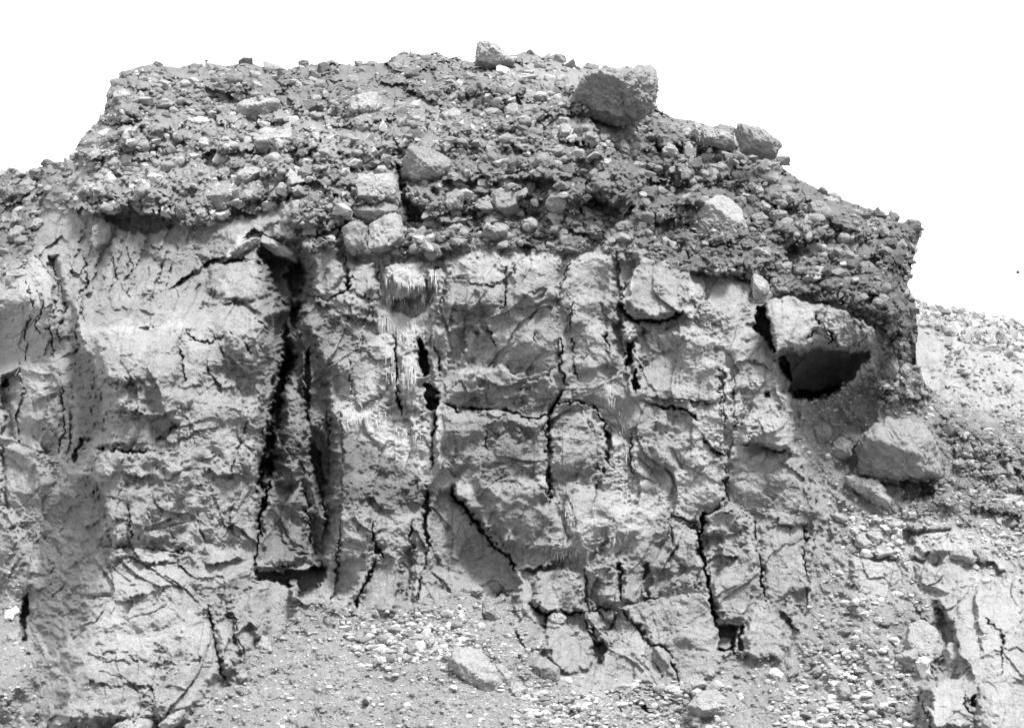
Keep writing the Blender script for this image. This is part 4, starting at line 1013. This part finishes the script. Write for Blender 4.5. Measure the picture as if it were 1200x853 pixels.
UPF = [((0.1, -0.6, 0.8), 0.75), ((0.0, -1, -0.35), 0.85)]       # lit top, shaded lower face
BOULDERS = [
 # (outline, label, material, options)
 ([(556,74),(557,52),(563,44),(573,45),(585,54),(600,64),(606,76),(580,80)], 'pale pointed boulder forming the highest point of the skyline', 'p', dict(at=47.6, front=[((-.4,-1,.1),.9),((.6,-.8,.5),.8)])),
 ([(868,143),(880,144),(896,152),(912,163),(918,174),(912,186),(890,184),(870,176),(866,160)], 'rounded grey boulder perched on the right-hand skyline edge', 'm', dict(at=43.9, proud=.6, front=[((.2,-1,.35),.9)])),
 ([(820,146),(836,146),(846,154),(866,166),(862,174),(842,172),(822,166)], 'grey boulder on the skyline beside the perched rounded boulder', 'p', dict(at=44.6, proud=.6)),
 ([(805,268),(818,240),(845,224),(866,226),(874,244),(878,285),(860,292),(826,288)], 'large pale boulder bulging from the rubble below the right skyline', 'p', dict(thick=.6, front=[((.3,-1,.7),.9),((-.5,-1,-.2),.9)])),
 ([(418,204),(440,199),(460,201),(468,215),(467,240),(444,240),(420,238),(416,225)], 'pale squarish block capping the stack of jointed blocks', 'p', dict(proud=.5, bevel=1.0, front=[((.1,-1,.15),.8),((0,-.6,.9),.95)])),
 ([(432,262),(450,250),(472,250),(475,285),(460,296),(434,299),(430,285)], 'pale blocky stone at the foot of the jointed stack', 'p', dict(proud=.4, bevel=1.0, front=[((-.2,-1,.15),.85)])),
 ([(402,262),(416,256),(428,262),(430,296),(414,299),(402,288)], 'grey block left of the blocky stone in the jointed stack', 'm', dict(proud=.6, front=[((.1,-1,.1),.8)])),
 ([(412,238),(468,239),(470,250),(440,264),(412,260)], 'flat cracked course of rock between the two pale blocks', 'm', dict(proud=.3, bevel=1.0)),
 ([(472,184),(480,170),(500,172),(524,182),(534,196),(526,210),(505,214),(486,216),(470,206)], 'big angular grey boulder jutting above the pale square block', 'm', dict(proud=.7, thick=.9, front=[((.3,-1,.6),.75),((-.5,-1,-.3),.8)])),
 ([(580,219),(605,218),(609,232),(606,248),(592,252),(578,246),(576,230)], 'square grey block set in rubble under the brow', 'm', dict(proud=.4, bevel=1.0, front=[((0,-1,.2),.8)])),
 ([(624,183),(650,180),(653,196),(640,202),(624,197)], 'dark angular block wedged in the middle of the rubble', 'd', dict(proud=.9, front=[((.1,-1,-.25),.85),((0,-.5,1),.8)])),
 ([(562,182),(570,179),(588,180),(584,190),(578,197),(562,192)], 'small dark grey plate left of the wedged dark block', 'd', dict(proud=.7)),
 ([(566,128),(580,123),(589,126),(588,135),(574,139),(567,136)], 'small pale stone, leftmost in a trio high on the rubble', 'p', dict(proud=.9, sub=4)),
 ([(590,128),(598,121),(608,123),(611,134),(602,142),(591,138)], 'rounded pale stone in the middle of a trio high on the rubble', 'p', dict(proud=.9, sub=4)),
 ([(610,122),(624,118),(634,124),(633,138),(622,143),(611,136)], 'rough grey stone, rightmost in a trio high on the rubble', 'm', dict(proud=.8, sub=4)),
 ([(651,150),(661,143),(672,147),(675,158),(664,166),(653,161)], 'pale pointed stone right of the trio in the rubble', 'p', dict(proud=.9, sub=4)),
 ([(642,230),(656,222),(664,232),(662,248),(648,246),(640,240)], 'angular grey stone right of the square block under the brow', 'm', dict(proud=.8, sub=4)),
 ([(610,256),(622,252),(632,258),(630,268),(616,269),(609,263)], 'bright small stone below the square block', 'p', dict(proud=.9, sub=4)),
 ([(494,292),(504,285),(516,288),(519,298),(510,306),(497,303)], 'roundish stone resting on the lip at the top of the cliff wall', 'm', dict(proud=1.0, sub=4)),
 ([(478,290),(486,284),(494,290),(492,297),(480,297)], 'little stone tucked beside the roundish lip stone', 'm', dict(proud=1.0, sub=3)),
 ([(562,232),(572,226),(578,238),(574,248),(562,246)], 'narrow grey stone touching the left side of the square block', 'm', dict(proud=.7, sub=4)),
 ([(565,264),(580,258),(592,262),(596,276),(580,282),(566,278)], 'grey wedge stone above the main wall crack', 'm', dict(proud=.7, sub=4)),
 ([(520,222),(534,218),(544,228),(542,246),(526,248),(518,238)], 'cracked grey stone below the big jutting boulder', 'm', dict(proud=.6, sub=4)),
 ([(224,140),(232,135),(246,137),(250,143),(242,151),(228,149)], 'bright white flat stone lying on the upper left rubble', 'w', dict(proud=.9, thick=.5, sub=4)),
 ([(272,130),(285,116),(305,110),(325,116),(330,128),(310,138),(285,142)], 'broad pale boulder right of the white flat stone', 'p', dict(proud=.4, thick=.6, front=[((-.1,-.8,.8),.8)])),
 ([(296,166),(312,154),(340,148),(352,158),(342,172),(318,178),(300,176)], 'pale slab-like boulder under the broad pale boulder', 'p', dict(proud=.4, thick=.6, front=[((.1,-.8,.8),.8)])),
 ([(270,212),(284,198),(300,193),(314,198),(300,210),(286,222),(273,222)], 'pale wedge-shaped boulder above the hollow at upper left', 'p', dict(proud=.6, front=[((.2,-.8,.8),.75)])),
 ([(252,168),(262,164),(272,168),(270,178),(258,180)], 'small pale stone beside the white stone and the slab boulder', 'p', dict(proud=.7, sub=4)),
 ([(404,138),(412,112),(428,104),(444,108),(450,124),(440,138),(420,142)], 'tall rough pale lump left of the stone trio', 'p', dict(proud=.35, thick=.7, front=[((.3,-1,.6),.8)])),
 ([(512,136),(524,126),(540,128),(546,140),(538,152),(516,150)], 'rough pale lump below the central skyline', 'p', dict(proud=.4, thick=.7, sub=4)),
 ([(106,262),(116,258),(130,260),(133,276),(128,290),(114,296),(106,284)], 'dark blocky boulder lodged in the hollow at upper left', 'm', dict(proud=1.1, front=[((-.1,-1,-.1),.8),((0,-.5,1),.9)])),
 ([(252,92),(262,86),(282,86),(290,96),(284,108),(264,110),(252,102)], 'dark lump with shaded underside on the upper left skyline', 'd', dict(proud=.6, front=[((.1,-1,-.3),.8),((0,-.6,.8),.9)])),
 ([(130,108),(140,101),(152,104),(154,116),(144,126),(132,122)], 'rounded stone at the left shoulder of the skyline', 'p', dict(proud=.5, sub=4)),
 ([(180,94),(196,92),(206,100),(198,108),(184,104)], 'flat pale stone near the left shoulder of the skyline', 'p', dict(proud=.6, sub=4)),
 ([(156,112),(166,110),(170,120),(162,126),(155,120)], 'small grey stone right of the rounded shoulder stone', 'm', dict(proud=.7, sub=4)),
 ([(182,110),(190,109),(191,119),(183,120)], 'small blocky stone hanging below the flat pale stone', 'm', dict(proud=.8, sub=4)),
 ([(240,232),(252,212),(268,216),(276,234),(262,250),(246,248)], 'rough boulder in the brow right of the hollow', 'm', dict(proud=.3, thick=.6)),
 ([(205,240),(216,234),(226,246),(218,258),(208,256)], 'dark angular stone at the right end of the hollow', 'd', dict(proud=.9, sub=4)),
 ([(350,200),(358,188),(366,192),(368,206),(360,213),(352,210)], 'upright dark stone in the rubble above the jointed blocks', 'd', dict(proud=.8, sub=4)),
 ([(8,270),(20,263),(30,268),(30,282),(16,288),(8,282)], 'grey boulder with dark underside on the far left bank', 'm', dict(proud=.8, sub=4)),
 ([(38,258),(50,254),(54,264),(44,270),(37,266)], 'pale stone on the far left bank', 'p', dict(proud=.8, sub=4)),
 ([(172,100),(178,96),(190,99),(186,108),(176,108)], 'small dull stone beneath the flat pale shoulder stone', 'm', dict(proud=.7, sub=4)),
 ([(252,301),(256,305),(280,299),(303,284),(303,269),(294,267),(276,289)], 'pale rock rib sloping down leftward above the dark recess', 'p', dict(name='rock_slab', cat='slab', proud=1.1, thick=.5, rug=1.2)),
 ([(300,268),(314,273),(334,288),(353,298),(351,308),(330,302),(304,283)], 'pale rock rib sloping down rightward above the dark recess', 'p', dict(name='rock_slab', cat='slab', proud=1.1, thick=.5, rug=1.2)),
 # right-hand bank
 ([(893,208),(904,200),(919,206),(916,216),(904,222),(894,216)], 'angular grey stone under the perched skyline boulder', 'm', dict(proud=.9, sub=4)),
 ([(915,228),(926,222),(935,228),(934,240),(922,242),(915,236)], 'squat grey stone on the right bank slope', 'm', dict(proud=.9, sub=4)),
 ([(947,236),(962,234),(974,242),(976,258),(960,262),(948,252)], 'large flat-faced boulder on the right bank slope', 'm', dict(proud=.6, front=[((.1,-1,.3),.8)])),
 ([(962,228),(975,226),(986,236),(982,244),(970,240)], 'flat slab lying on the flat-faced boulder', 'p', dict(proud=.7, thick=.5, sub=4)),
 ([(887,243),(896,237),(906,242),(903,249),(892,250)], 'small pale stone right of the large pale boulder', 'p', dict(proud=.9, sub=4)),
 ([(902,248),(912,243),(923,250),(920,258),(907,259)], 'rounded stone below the squat grey stone', 'm', dict(proud=.9, sub=4)),
 ([(880,252),(892,248),(902,256),(900,266),(884,266)], 'broad stone against the right flank of the large pale boulder', 'm', dict(proud=.7, sub=4)),
 ([(880,216),(892,213),(896,224),(888,230),(880,226)], 'pale round stone left of the squat stone', 'p', dict(proud=.8, sub=4)),
 ([(856,202),(870,198),(878,208),(872,216),(858,212)], 'dark stone above the large pale boulder', 'm', dict(proud=.8, sub=4)),
 ([(828,192),(846,190),(854,198),(846,204),(830,202)], 'flat grey stone above the large pale boulder', 'm', dict(proud=.7, sub=4)),
 ([(800,166),(808,164),(814,176),(808,188),(800,186)], 'upright pale stone below the right skyline', 'p', dict(proud=.7, sub=4)),
 ([(772,172),(786,165),(794,176),(792,184),(776,185)], 'angular pale stone right of the overhanging slab', 'p', dict(proud=.8, sub=4)),
 ([(722,172),(732,160),(739,170),(736,184),(728,188)], 'leaf-shaped grey stone below the overhanging slab', 'm', dict(proud=.6, sub=4)),
 ([(784,144),(796,142),(802,154),(794,162),(784,156)], 'grey block beside the slab on the skyline', 'm', dict(proud=.7, sub=4)),
 ([(822,150),(834,152),(838,164),(826,168),(820,160)], 'weathered lump on the right-hand skyline crest', 'm', dict(proud=.7, sub=4)),
 ([(940,326),(948,318),(962,320),(960,328),(948,333)], 'pale oval stone above the cave block', 'p', dict(proud=.9, sub=4)),
 ([(906,308),(916,306),(926,312),(924,320),(910,318)], 'small oval stone right of the white upright block', 'm', dict(proud=.9, sub=4)),
 ([(983,308),(992,306),(992,312),(984,312)], 'tiny bright stone in the dark rubble under the prow', 'w', dict(proud=1.0, sub=3)),
 ([(998,325),(1006,324),(1007,331),(999,332)], 'tiny pale stone right of the tiny bright stone', 'p', dict(proud=1.0, sub=3)),
 ([(881,326),(884,318),(895,322),(904,334),(897,350),(888,362),(882,350)], 'upright white-faced block above the dark slot', 'p', dict(proud=1.0, thick=.9, front=[((.1,-1,.3),.8),((-.3,-.8,-.7),.95)])),
 ([(904,326),(912,324),(916,332),(908,336),(903,332)], 'small round stone beside the upright white block', 'm', dict(proud=1.0, sub=4)),
 ([(880,290),(890,288),(900,294),(902,302),(888,300)], 'small pale stone below the large pale boulder', 'p', dict(proud=.9, sub=4)),
 # boulders around the cave and the right scree
 ([(1000,524),(1012,508),(1038,489),(1084,492),(1108,514),(1112,540),(1104,556),(1078,560),(1036,562),(1004,556)], 'large boulder with a smooth dark underside above the leaning slab', 'm', dict(proud=.55, thick=.9, rug=2.2, front=[((-.3,-.65,-.72),(1046,527,.85)),((.25,-.75,.65),(1046,524,.85)), ((.75,-.7,-.05),(1070,545,.75))])),
 ([(986,556),(993,552),(1012,559),(1036,573),(1052,587),(1054,598),(1044,600),(1020,588),(998,571)], 'long bright slab leaning below the dark-bellied boulder', 'p', dict(name='rock_slab', rug=2.4, proud=1.3, thick=.4, cat='slab')),
 ([(988,562),(996,564),(998,572),(990,572)], 'pale chip by the upper end of the leaning slab', 'p', dict(proud=1.0, sub=3)),
 ([(975,517),(985,508),(1000,516),(998,535),(982,540),(976,530)], 'craggy stone left of the dark-bellied boulder', 'm', dict(proud=.5, sub=4)),
 ([(950,500),(962,492),(976,500),(972,520),(956,524)], 'earthy lump below the cave mouth', 'm', dict(proud=.4, sub=4)),
 ([(1048,424),(1056,421),(1066,428),(1066,442),(1056,446),(1048,438)], 'dark rounded stone under the prow', 'm', dict(proud=.6, sub=4)),
 ([(1034,418),(1048,414),(1054,426),(1050,444),(1036,440)], 'rough stone beside the dark rounded stone under the prow', 'm', dict(proud=.5, sub=4)),
 ([(1010,426),(1022,424),(1026,430),(1014,434)], 'small pale knob at the right lip of the cave', 'p', dict(proud=1.0, sub=4)),
 ([(973,603),(980,598),(994,607),(990,614),(976,608)], 'flat pale stone on the scree left of the leaning slab', 'p', dict(proud=.9, thick=.4, sub=4)),
 ([(1004,628),(1014,622),(1020,632),(1024,640),(1010,645),(1002,640)], 'pale split stone on the scree above the flat pale outcrop', 'p', dict(proud=.7, sub=4)),
 ([(1016,624),(1032,624),(1036,632),(1028,642),(1019,636)], 'pale block beside the split stone on the scree', 'p', dict(proud=.7, sub=4)),
 ([(1022,648),(1040,643),(1054,644),(1044,652),(1026,655)], 'thin pale slab on the scree under the split stone', 'p', dict(proud=.9, thick=.4, sub=4)),
 ([(1114,650),(1124,643),(1138,645),(1144,656),(1138,660),(1120,656)], 'pale rounded boulder at the lip on the far right', 'p', dict(proud=1.0, sub=4)),
 ([(1142,644),(1150,642),(1160,654),(1156,660),(1144,656)], 'dark-sided stone leaning against the rounded lip boulder', 'm', dict(proud=1.0, sub=4)),
 ([(1138,662),(1144,660),(1149,664),(1146,669),(1139,667)], 'tiny stone under the rounded lip boulder', 'p', dict(proud=1.1, sub=3)),
 ([(1176,580),(1186,576),(1196,582),(1194,592),(1180,592)], 'pale stone in the dark hollow at the right edge', 'p', dict(proud=.8, sub=4)),
 ([(1062,745),(1070,728),(1084,724),(1100,738),(1106,760),(1100,778),(1080,784),(1064,770)], 'broad pale rock half buried at lower right', 'p', dict(proud=.3, thick=.6, front=[((-.1,-1,.6),.7)])),
 ([(1108,757),(1118,752),(1128,756),(1130,772),(1122,784),(1110,782)], 'upright blocky stone in the cleft at lower right', 'p', dict(proud=1.0, sub=4)),
 ([(1052,768),(1066,760),(1076,764),(1072,786),(1056,792)], 'pale upright plate beside the half buried rock', 'p', dict(proud=.8, sub=4)),
 ([(1074,772),(1084,768),(1092,772),(1090,800),(1082,796)], 'bright fractured plate at lower right', 'w', dict(proud=.9, sub=4)),
 ([(1042,748),(1052,745),(1057,752),(1050,757)], 'small white stone left of the half buried rock', 'w', dict(proud=1, sub=4)),
 # bottom scree
 ([(525,768),(530,759),(548,760),(570,770),(586,788),(592,804),(578,818),(556,806),(534,790)], 'large pale boulder lying on the lower centre scree', 'p', dict(proud=.65, thick=.8, front=[((.1,-.8,.8),.7),((-.4,-1,-.2),.85)])),
 ([(580,776),(592,778),(600,792),(598,806),(588,806)], 'pale lump leaning on the large scree boulder', 'p', dict(proud=.7, sub=4)),
 ([(622,780),(630,768),(642,772),(656,784),(654,796),(640,799),(628,792)], 'mid-sized grey boulder right of the large scree boulder', 'm', dict(proud=.9, front=[((.1,-.7,.8),.8),((0,-1,-.3),.9)])),
 ([(596,806),(606,798),(618,806),(612,816),(598,815)], 'pale stone between the two boulders on the lower scree', 'p', dict(proud=.9, sub=4)),
 ([(622,812),(632,809),(635,817),(624,817)], 'small flat pale stone below the mid-sized boulder', 'p', dict(proud=1, sub=3)),
 ([(537,690),(548,683),(564,685),(569,693),(560,700),(540,698)], 'flat stone sheltering under the diagonal overhang', 'm', dict(proud=1.0, thick=.6, sub=4)),
 ([(536,748),(542,744),(550,747),(548,752),(538,753)], 'small white stone above the large scree boulder', 'w', dict(proud=1, sub=4)),
 ([(566,704),(572,698),(582,712),(584,730),(572,728),(565,716)], 'upright grey rock at the foot of the smooth recessed face', 'm', dict(proud=.5, sub=4)),
 ([(641,722),(652,715),(664,722),(662,730),(650,733),(642,730)], 'knobbly pale stone stuck in the crack between wall blocks', 'p', dict(proud=1.1, sub=4)),
 ([(472,762),(480,752),(489,756),(486,768),(478,772)], 'dark-sided stone in the row at the foot of the wall', 'm', dict(proud=1, sub=4)),
 ([(496,748),(508,744),(514,752),(506,760),(497,757)], 'pale stone right of the dark-sided stone at the wall foot', 'p', dict(proud=.9, sub=4)),
 ([(438,752),(446,742),(456,748),(452,758),(442,758)], 'grey stone left of the dark-sided stone at the wall foot', 'm', dict(proud=.9, sub=4)),
 ([(452,736),(466,733),(474,740),(462,744)], 'flat stone lying at the wall foot', 'm', dict(proud=.9, sub=4)),
 ([(410,748),(420,738),(428,742),(424,752),(412,754)], 'grey stone at the left end of the wall foot row', 'm', dict(proud=.9, sub=4)),
 ([(808,826),(818,812),(840,808),(854,820),(858,834),(842,842),(820,842)], 'large pale round boulder at the bottom centre-right', 'p', dict(proud=.7, thick=.8, front=[((-.1,-.8,.6),.85)])),
 ([(800,808),(808,798),(826,796),(830,802),(816,810),(804,814)], 'flat pale slab above the bottom round boulder', 'p', dict(proud=.9, thick=.5, sub=4)),
 ([(900,788),(908,783),(917,789),(914,797),(903,796)], 'white stone on the scree right of the black niche', 'w', dict(proud=1, sub=4)),
 ([(900,820),(908,817),(922,819),(918,824),(904,824)], 'dark flat stone low on the right scree', 'd', dict(proud=1, sub=4)),
 ([(864,812),(870,809),(872,818),(866,822)], 'small white upright stone right of the bottom round boulder', 'w', dict(proud=1, sub=4)),
 ([(968,785),(976,778),(986,786),(984,796),(970,796)], 'pale stone in the cluster on the right scree', 'p', dict(proud=.9, sub=4)),
 ([(980,804),(988,798),(996,806),(994,820),(984,826),(978,814)], 'oblong grey stone below the cluster on the right scree', 'm', dict(proud=.9, sub=4)),
 ([(950,784),(960,780),(964,790),(954,794)], 'grey stone at the left of the cluster on the right scree', 'm', dict(proud=.9, sub=4)),
 ([(986,788),(994,786),(998,794),(990,798)], 'bright stone at the right of the cluster on the right scree', 'w', dict(proud=.9, sub=4)),
 ([(424,821),(428,818),(432,822),(431,827),(427,826)], 'tiny jet black lump lying on the lower scree', 'k', dict(proud=1.3, name='black_stone', cat='stone', sub=3)),
 ([(130,853),(145,843),(165,840),(178,848),(176,860),(130,864)], 'pale rock cut off by the bottom frame below the buttress', 'p', dict(proud=.8, sub=4)),
 ([(182,845),(200,836),(212,826),(214,838),(206,852),(186,856)], 'pale flake leaning at the foot of the buttress', 'p', dict(proud=.8, sub=4)),
 ([(296,757),(306,745),(316,748),(320,762),(306,768)], 'pale stone where the scree meets the buttress', 'p', dict(proud=.7, sub=4)),
 ([(276,792),(288,788),(292,794),(282,800)], 'small bright stone on the scree beside the buttress', 'p', dict(proud=.9, sub=4)),
 ([(6,718),(18,708),(24,716),(18,726),(8,726)], 'white stone on the slope at the lower left edge', 'w', dict(proud=.7, sub=4)),
 ([(8,742),(22,738),(24,752),(12,754)], 'pale blocky stone by the cleft at the lower left edge', 'p', dict(proud=.8, sub=4)),
 ([(497,456),(503,449),(510,452),(512,460),(508,466),(499,464)], 'white egg-shaped stone stuck in the black central cleft', 'w', dict(proud=1.0, sub=4)),
]
for i, (pts, label, mat, kw) in enumerate(BOULDERS):
    boulder(pts, label, mat, seed=900 + i, **kw)

# the overhanging slab on the skyline: pale worn top, dark ragged front
slab_top = [(666,94),(672,86),(700,80),(748,74),(762,73),(770,82),(771,100),(769,118),(760,130),(738,139),(722,136),(700,126),(682,112)]
boulder(slab_top, 'large overhanging slab on the skyline with dark undercut front', 'm', cat='slab', name='rock_slab', seed=77, at=43.2, proud=.25, thick=1.15, sharp=30, rough=.06,
        front=[((-.25, -.62, -.75), (712,99,.8)), ((.05, -.62, .8), (712,98,.8)), ((.75, -.66, .0), (742,104,.8))], rug=3.0)

# ------------------------------------------------------------------ numbered individuals: the larger stones in the banks, group by group
ZN = [
 ([(130,100),(250,80),(330,88),(330,120),(220,130),(130,150)], 22, 'stones under the left skyline', 'stone in the rubble just under the left skyline'),
 ([(150,150),(260,150),(340,190),(300,240),(220,240),(110,215)], 24, 'stones on the left rubble slope', 'stone on the rubble slope above the left hollow'),
 ([(340,90),(520,75),(560,110),(500,160),(420,180),(350,150)], 26, 'stones under the central skyline', 'stone in the rubble under the central skyline'),
 ([(540,100),(660,90),(700,160),(700,210),(620,210),(560,170)], 22, 'stones left of the skyline slab', 'stone in the rubble left of the overhanging slab'),
 ([(480,215),(560,250),(680,240),(690,285),(600,285),(500,280)], 22, 'stones just above the main wall', 'stone in the ragged course just above the main wall'),
 ([(730,170),(800,150),(860,180),(800,280),(770,300),(745,220)], 24, 'stones right of the skyline slab', 'stone in the bank right of the overhanging slab'),
 ([(880,190),(960,225),(1040,255),(1060,280),(960,320),(890,290)], 26, 'stones of the right bank', 'stone in the bank above the cave block'),
 ([(0,210),(50,205),(60,250),(30,300),(0,310)], 12, 'stones on the far left bank', 'stone on the bank beyond the cliff at far left'),
]
rs = np.random.RandomState(31)
for pg, cnt, grp, lab in ZN:
    S = scatter([(pg, cnt, 5.0, 10.5, 1.6, 'A')], rs.randint(1 << 20))
    for (x, y, r, Yd) in S:
        mt = rs.choice(['m', 'm', 'p', 'm', 'd'])
        adj = ('small ' if r < 7 else 'larger ') + {'m': 'mid-grey', 'p': 'pale', 'd': 'dark'}[mt]
        boulder(blob(x, y, r * rs.uniform(.85, 1.2), r * rs.uniform(.65, .95), rs.randint(1 << 20), rs.uniform(-.5, .5), rs.randint(5, 8)), adj + ' ' + lab, mt, 'stone', 'stone',
                seed=rs.randint(1 << 20), proud=rs.uniform(.35, .7), sub=3, group=adj + ' ' + grp, thick=.85, rough=.05)

# ------------------------------------------------------------------ hanging moss on the seeps
FR = [  # polyline, count, length px, spread px
 ([(450,332),(470,334),(500,328),(512,324)], 170, 11, 14), ([(446,352),(470,358),(486,362),(496,352)], 170, 11, 9), ([(466,316),(490,312),(506,316)], 90, 9, 8), ([(500,318),(510,322),(514,338)], 60, 20, 6), ([(460,392),(476,396),(492,392)], 110, 22, 10), ([(464,430),(476,440),(490,436)], 90, 20, 16), ([(404,480),(430,492),(460,500)], 120, 7, 16),
 ([(440,378),(462,380),(490,384)], 110, 20, 8), ([(400,492),(430,500),(470,512),(500,520)], 160, 9, 12), ([(440,430),(470,440),(486,430)], 70, 14, 20),
 ([(704,450),(716,470),(728,500),(736,540)], 120, 10, 14), ([(660,610),(700,606),(740,590)], 90, 7, 18),
 ([(650,650),(690,648),(720,634),(752,620)], 120, 7, 5), 
 
 
]
vs = []; fs = []; off = 0
rs = np.random.RandomState(3)
for pl, cnt, ln, sp in FR:
    cnt = int(cnt * 0.7)
    a = np.array(pl, float); seg = np.hypot(*np.diff(a, axis=0).T); cum = np.concatenate([[0], np.cumsum(seg)])
    t = np.clip(rs.choice(rs.uniform(0, cum[-1], max(4, cnt // 7)), cnt) + rs.normal(size=cnt) * 1.6, 0, cum[-1]); x = np.interp(t, cum, a[:, 0]) + rs.normal(size=cnt) * 1.0; y = np.interp(t, cum, a[:, 1]) + rs.uniform(-sp, sp * 0.3, cnt)
    Yd = sample(x, y) - 0.02; L = ln * rs.uniform(.35, 1.5, cnt); w = rs.uniform(0.22, 0.6, cnt)
    top = unproject(x, y, Yd); bot = unproject(x + rs.normal(size=cnt) * .8, y + L, Yd - 0.03)
    wm = (w * ppm(Yd))[:, None]
    e1 = np.array([[1.0, 0, 0]]); e2 = np.array([[-.5, -.87, 0]]); e3 = np.array([[-.5, .87, 0]])
    mid = top * .5 + bot * .5
    vv = np.stack([top + e1 * wm, top + e2 * wm, top + e3 * wm, mid + e1 * wm * .7, mid + e2 * wm * .7, mid + e3 * wm * .7, bot], 1)
    vs.append(vv.reshape(-1, 3))
    bf = np.array([[0, 3, 4], [0, 4, 1], [1, 4, 5], [1, 5, 2], [2, 5, 3], [2, 3, 0], [3, 6, 4], [4, 6, 5], [5, 6, 3]])
    fs.append((bf[None] + (np.arange(cnt) * 7)[:, None, None] + off).reshape(-1, 3)); off += cnt * 7
tag(mesh_obj('hanging_moss', np.concatenate(vs), np.concatenate(fs), M_MOSS, {'tone': np.ones(off)}), 'pale dripping fringes of moss hanging from seeps on the main wall', 'moss', kind='stuff')

# ------------------------------------------------------------------ thin rod by the slot, and a bird far off
p0 = unproject(883, 282, 40.2); p1 = unproject(882, 349, 40.1)
bm = bmesh.new()
bmesh.ops.create_cone(bm, cap_ends=True, segments=8, radius1=0.012, radius2=0.010, depth=float(np.linalg.norm(p1 - p0)))
me = bpy.data.meshes.new('rod'); bm.to_mesh(me); bm.free(); me.materials.append(M_DARK)
o = link(bpy.data.objects.new('rod', me)); o.location = (p0 + p1) / 2
tag(o, 'thin dark upright rod against the rubble above the cave slot', 'rod')

def bird():
    c = unproject(1193, 319, 60.0)
    bm = bmesh.new()
    bmesh.ops.create_icosphere(bm, subdivisions=3, radius=1.0)
    for v in bm.verts:
        t = v.co.x
        v.co.x *= 0.085; s = 0.045 * (1 - 0.5 * max(0, t)); v.co.y *= s; v.co.z *= s
    for sgn in (-1, 1):
        pr = [bm.verts.new(q) for q in ((0.03, sgn * .01, .01), (-0.03, sgn * .01, .01), (-0.03, sgn * .07, .05), (0.02, sgn * .07, .055), (-.03, sgn * .13, .03))]
        bm.faces.new((pr[0], pr[1], pr[2], pr[3])); bm.faces.new((pr[3], pr[2], pr[4]))
    tl = [bm.verts.new(q) for q in ((-.07, .01, 0), (-.07, -.01, 0), (-.13, -.03, .0), (-.13, .03, 0))]
    bm.faces.new(tl)
    for v in bm.verts: v.co *= 1.25
    me = bpy.data.meshes.new('bird'); bm.to_mesh(me); bm.free(); me.materials.append(M_BLACK)
    o = link(bpy.data.objects.new('bird', me)); o.location = c; o.rotation_euler = (0.3, -0.5, 0.9)
    tag(o, 'tiny dark bird flying in the white sky at far right', 'bird')
bird()

# ------------------------------------------------------------------ light, sky, camera
sc = bpy.context.scene
ELEV, AZ = math.radians(57), math.radians(30)          # sun from the upper right, in front of the wall
d = np.array([math.sin(AZ) * math.cos(ELEV), -math.cos(AZ) * math.cos(ELEV), math.sin(ELEV)])
w = bpy.data.worlds.new('World'); sc.world = w; w.use_nodes = True
nt = w.node_tree; nt.nodes.clear()
ow = nt.nodes.new('ShaderNodeOutputWorld'); bg = nt.nodes.new('ShaderNodeBackground'); st = nt.nodes.new('ShaderNodeTexSky')
st.sky_type = 'NISHITA'; st.sun_disc = False; st.sun_elevation = ELEV; st.sun_rotation = math.atan2(d[0], d[1])
st.air_density = 1.0; st.dust_density = 4.0; st.ozone_density = 1.0
bw = nt.nodes.new('ShaderNodeRGBToBW')
mx = nt.nodes.new('ShaderNodeMix'); mx.data_type = 'FLOAT'; mx.inputs[0].default_value = 0.92; mx.inputs[3].default_value = 9.3   # thick even overcast
nt.links.new(st.outputs[0], bw.inputs[0]); nt.links.new(bw.outputs[0], mx.inputs[2]); nt.links.new(mx.outputs[0], bg.inputs[0])
bg.inputs[1].default_value = 0.10
nt.links.new(bg.outputs[0], ow.inputs[0])
sl = bpy.data.lights.new('sun', 'SUN'); sl.energy = 4.4; sl.angle = math.radians(15); sl.color = (1, 1, 1)
so = link(bpy.data.objects.new('sun', sl))
from mathutils import Vector
so.rotation_euler = Vector(-d).to_track_quat('-Z', 'Y').to_euler()
cam = bpy.data.cameras.new('camera'); cam.sensor_fit = 'HORIZONTAL'; cam.sensor_width = 36.0; cam.lens = 36.0 * FPX / 1200.0
cam.clip_end = 8000; cam.clip_start = 0.1
co = link(bpy.data.objects.new('camera', cam)); co.location = CAM; co.rotation_euler = (math.pi / 2 + PITCH, 0, 0)
sc.camera = co
sc.view_settings.view_transform = 'Standard'; sc.view_settings.look = 'None'; sc.view_settings.gamma = 1.0; sc.view_settings.exposure = 0.93
sc.cycles.max_bounces = 5; sc.cycles.diffuse_bounces = 3
sc.cycles.use_denoising = True
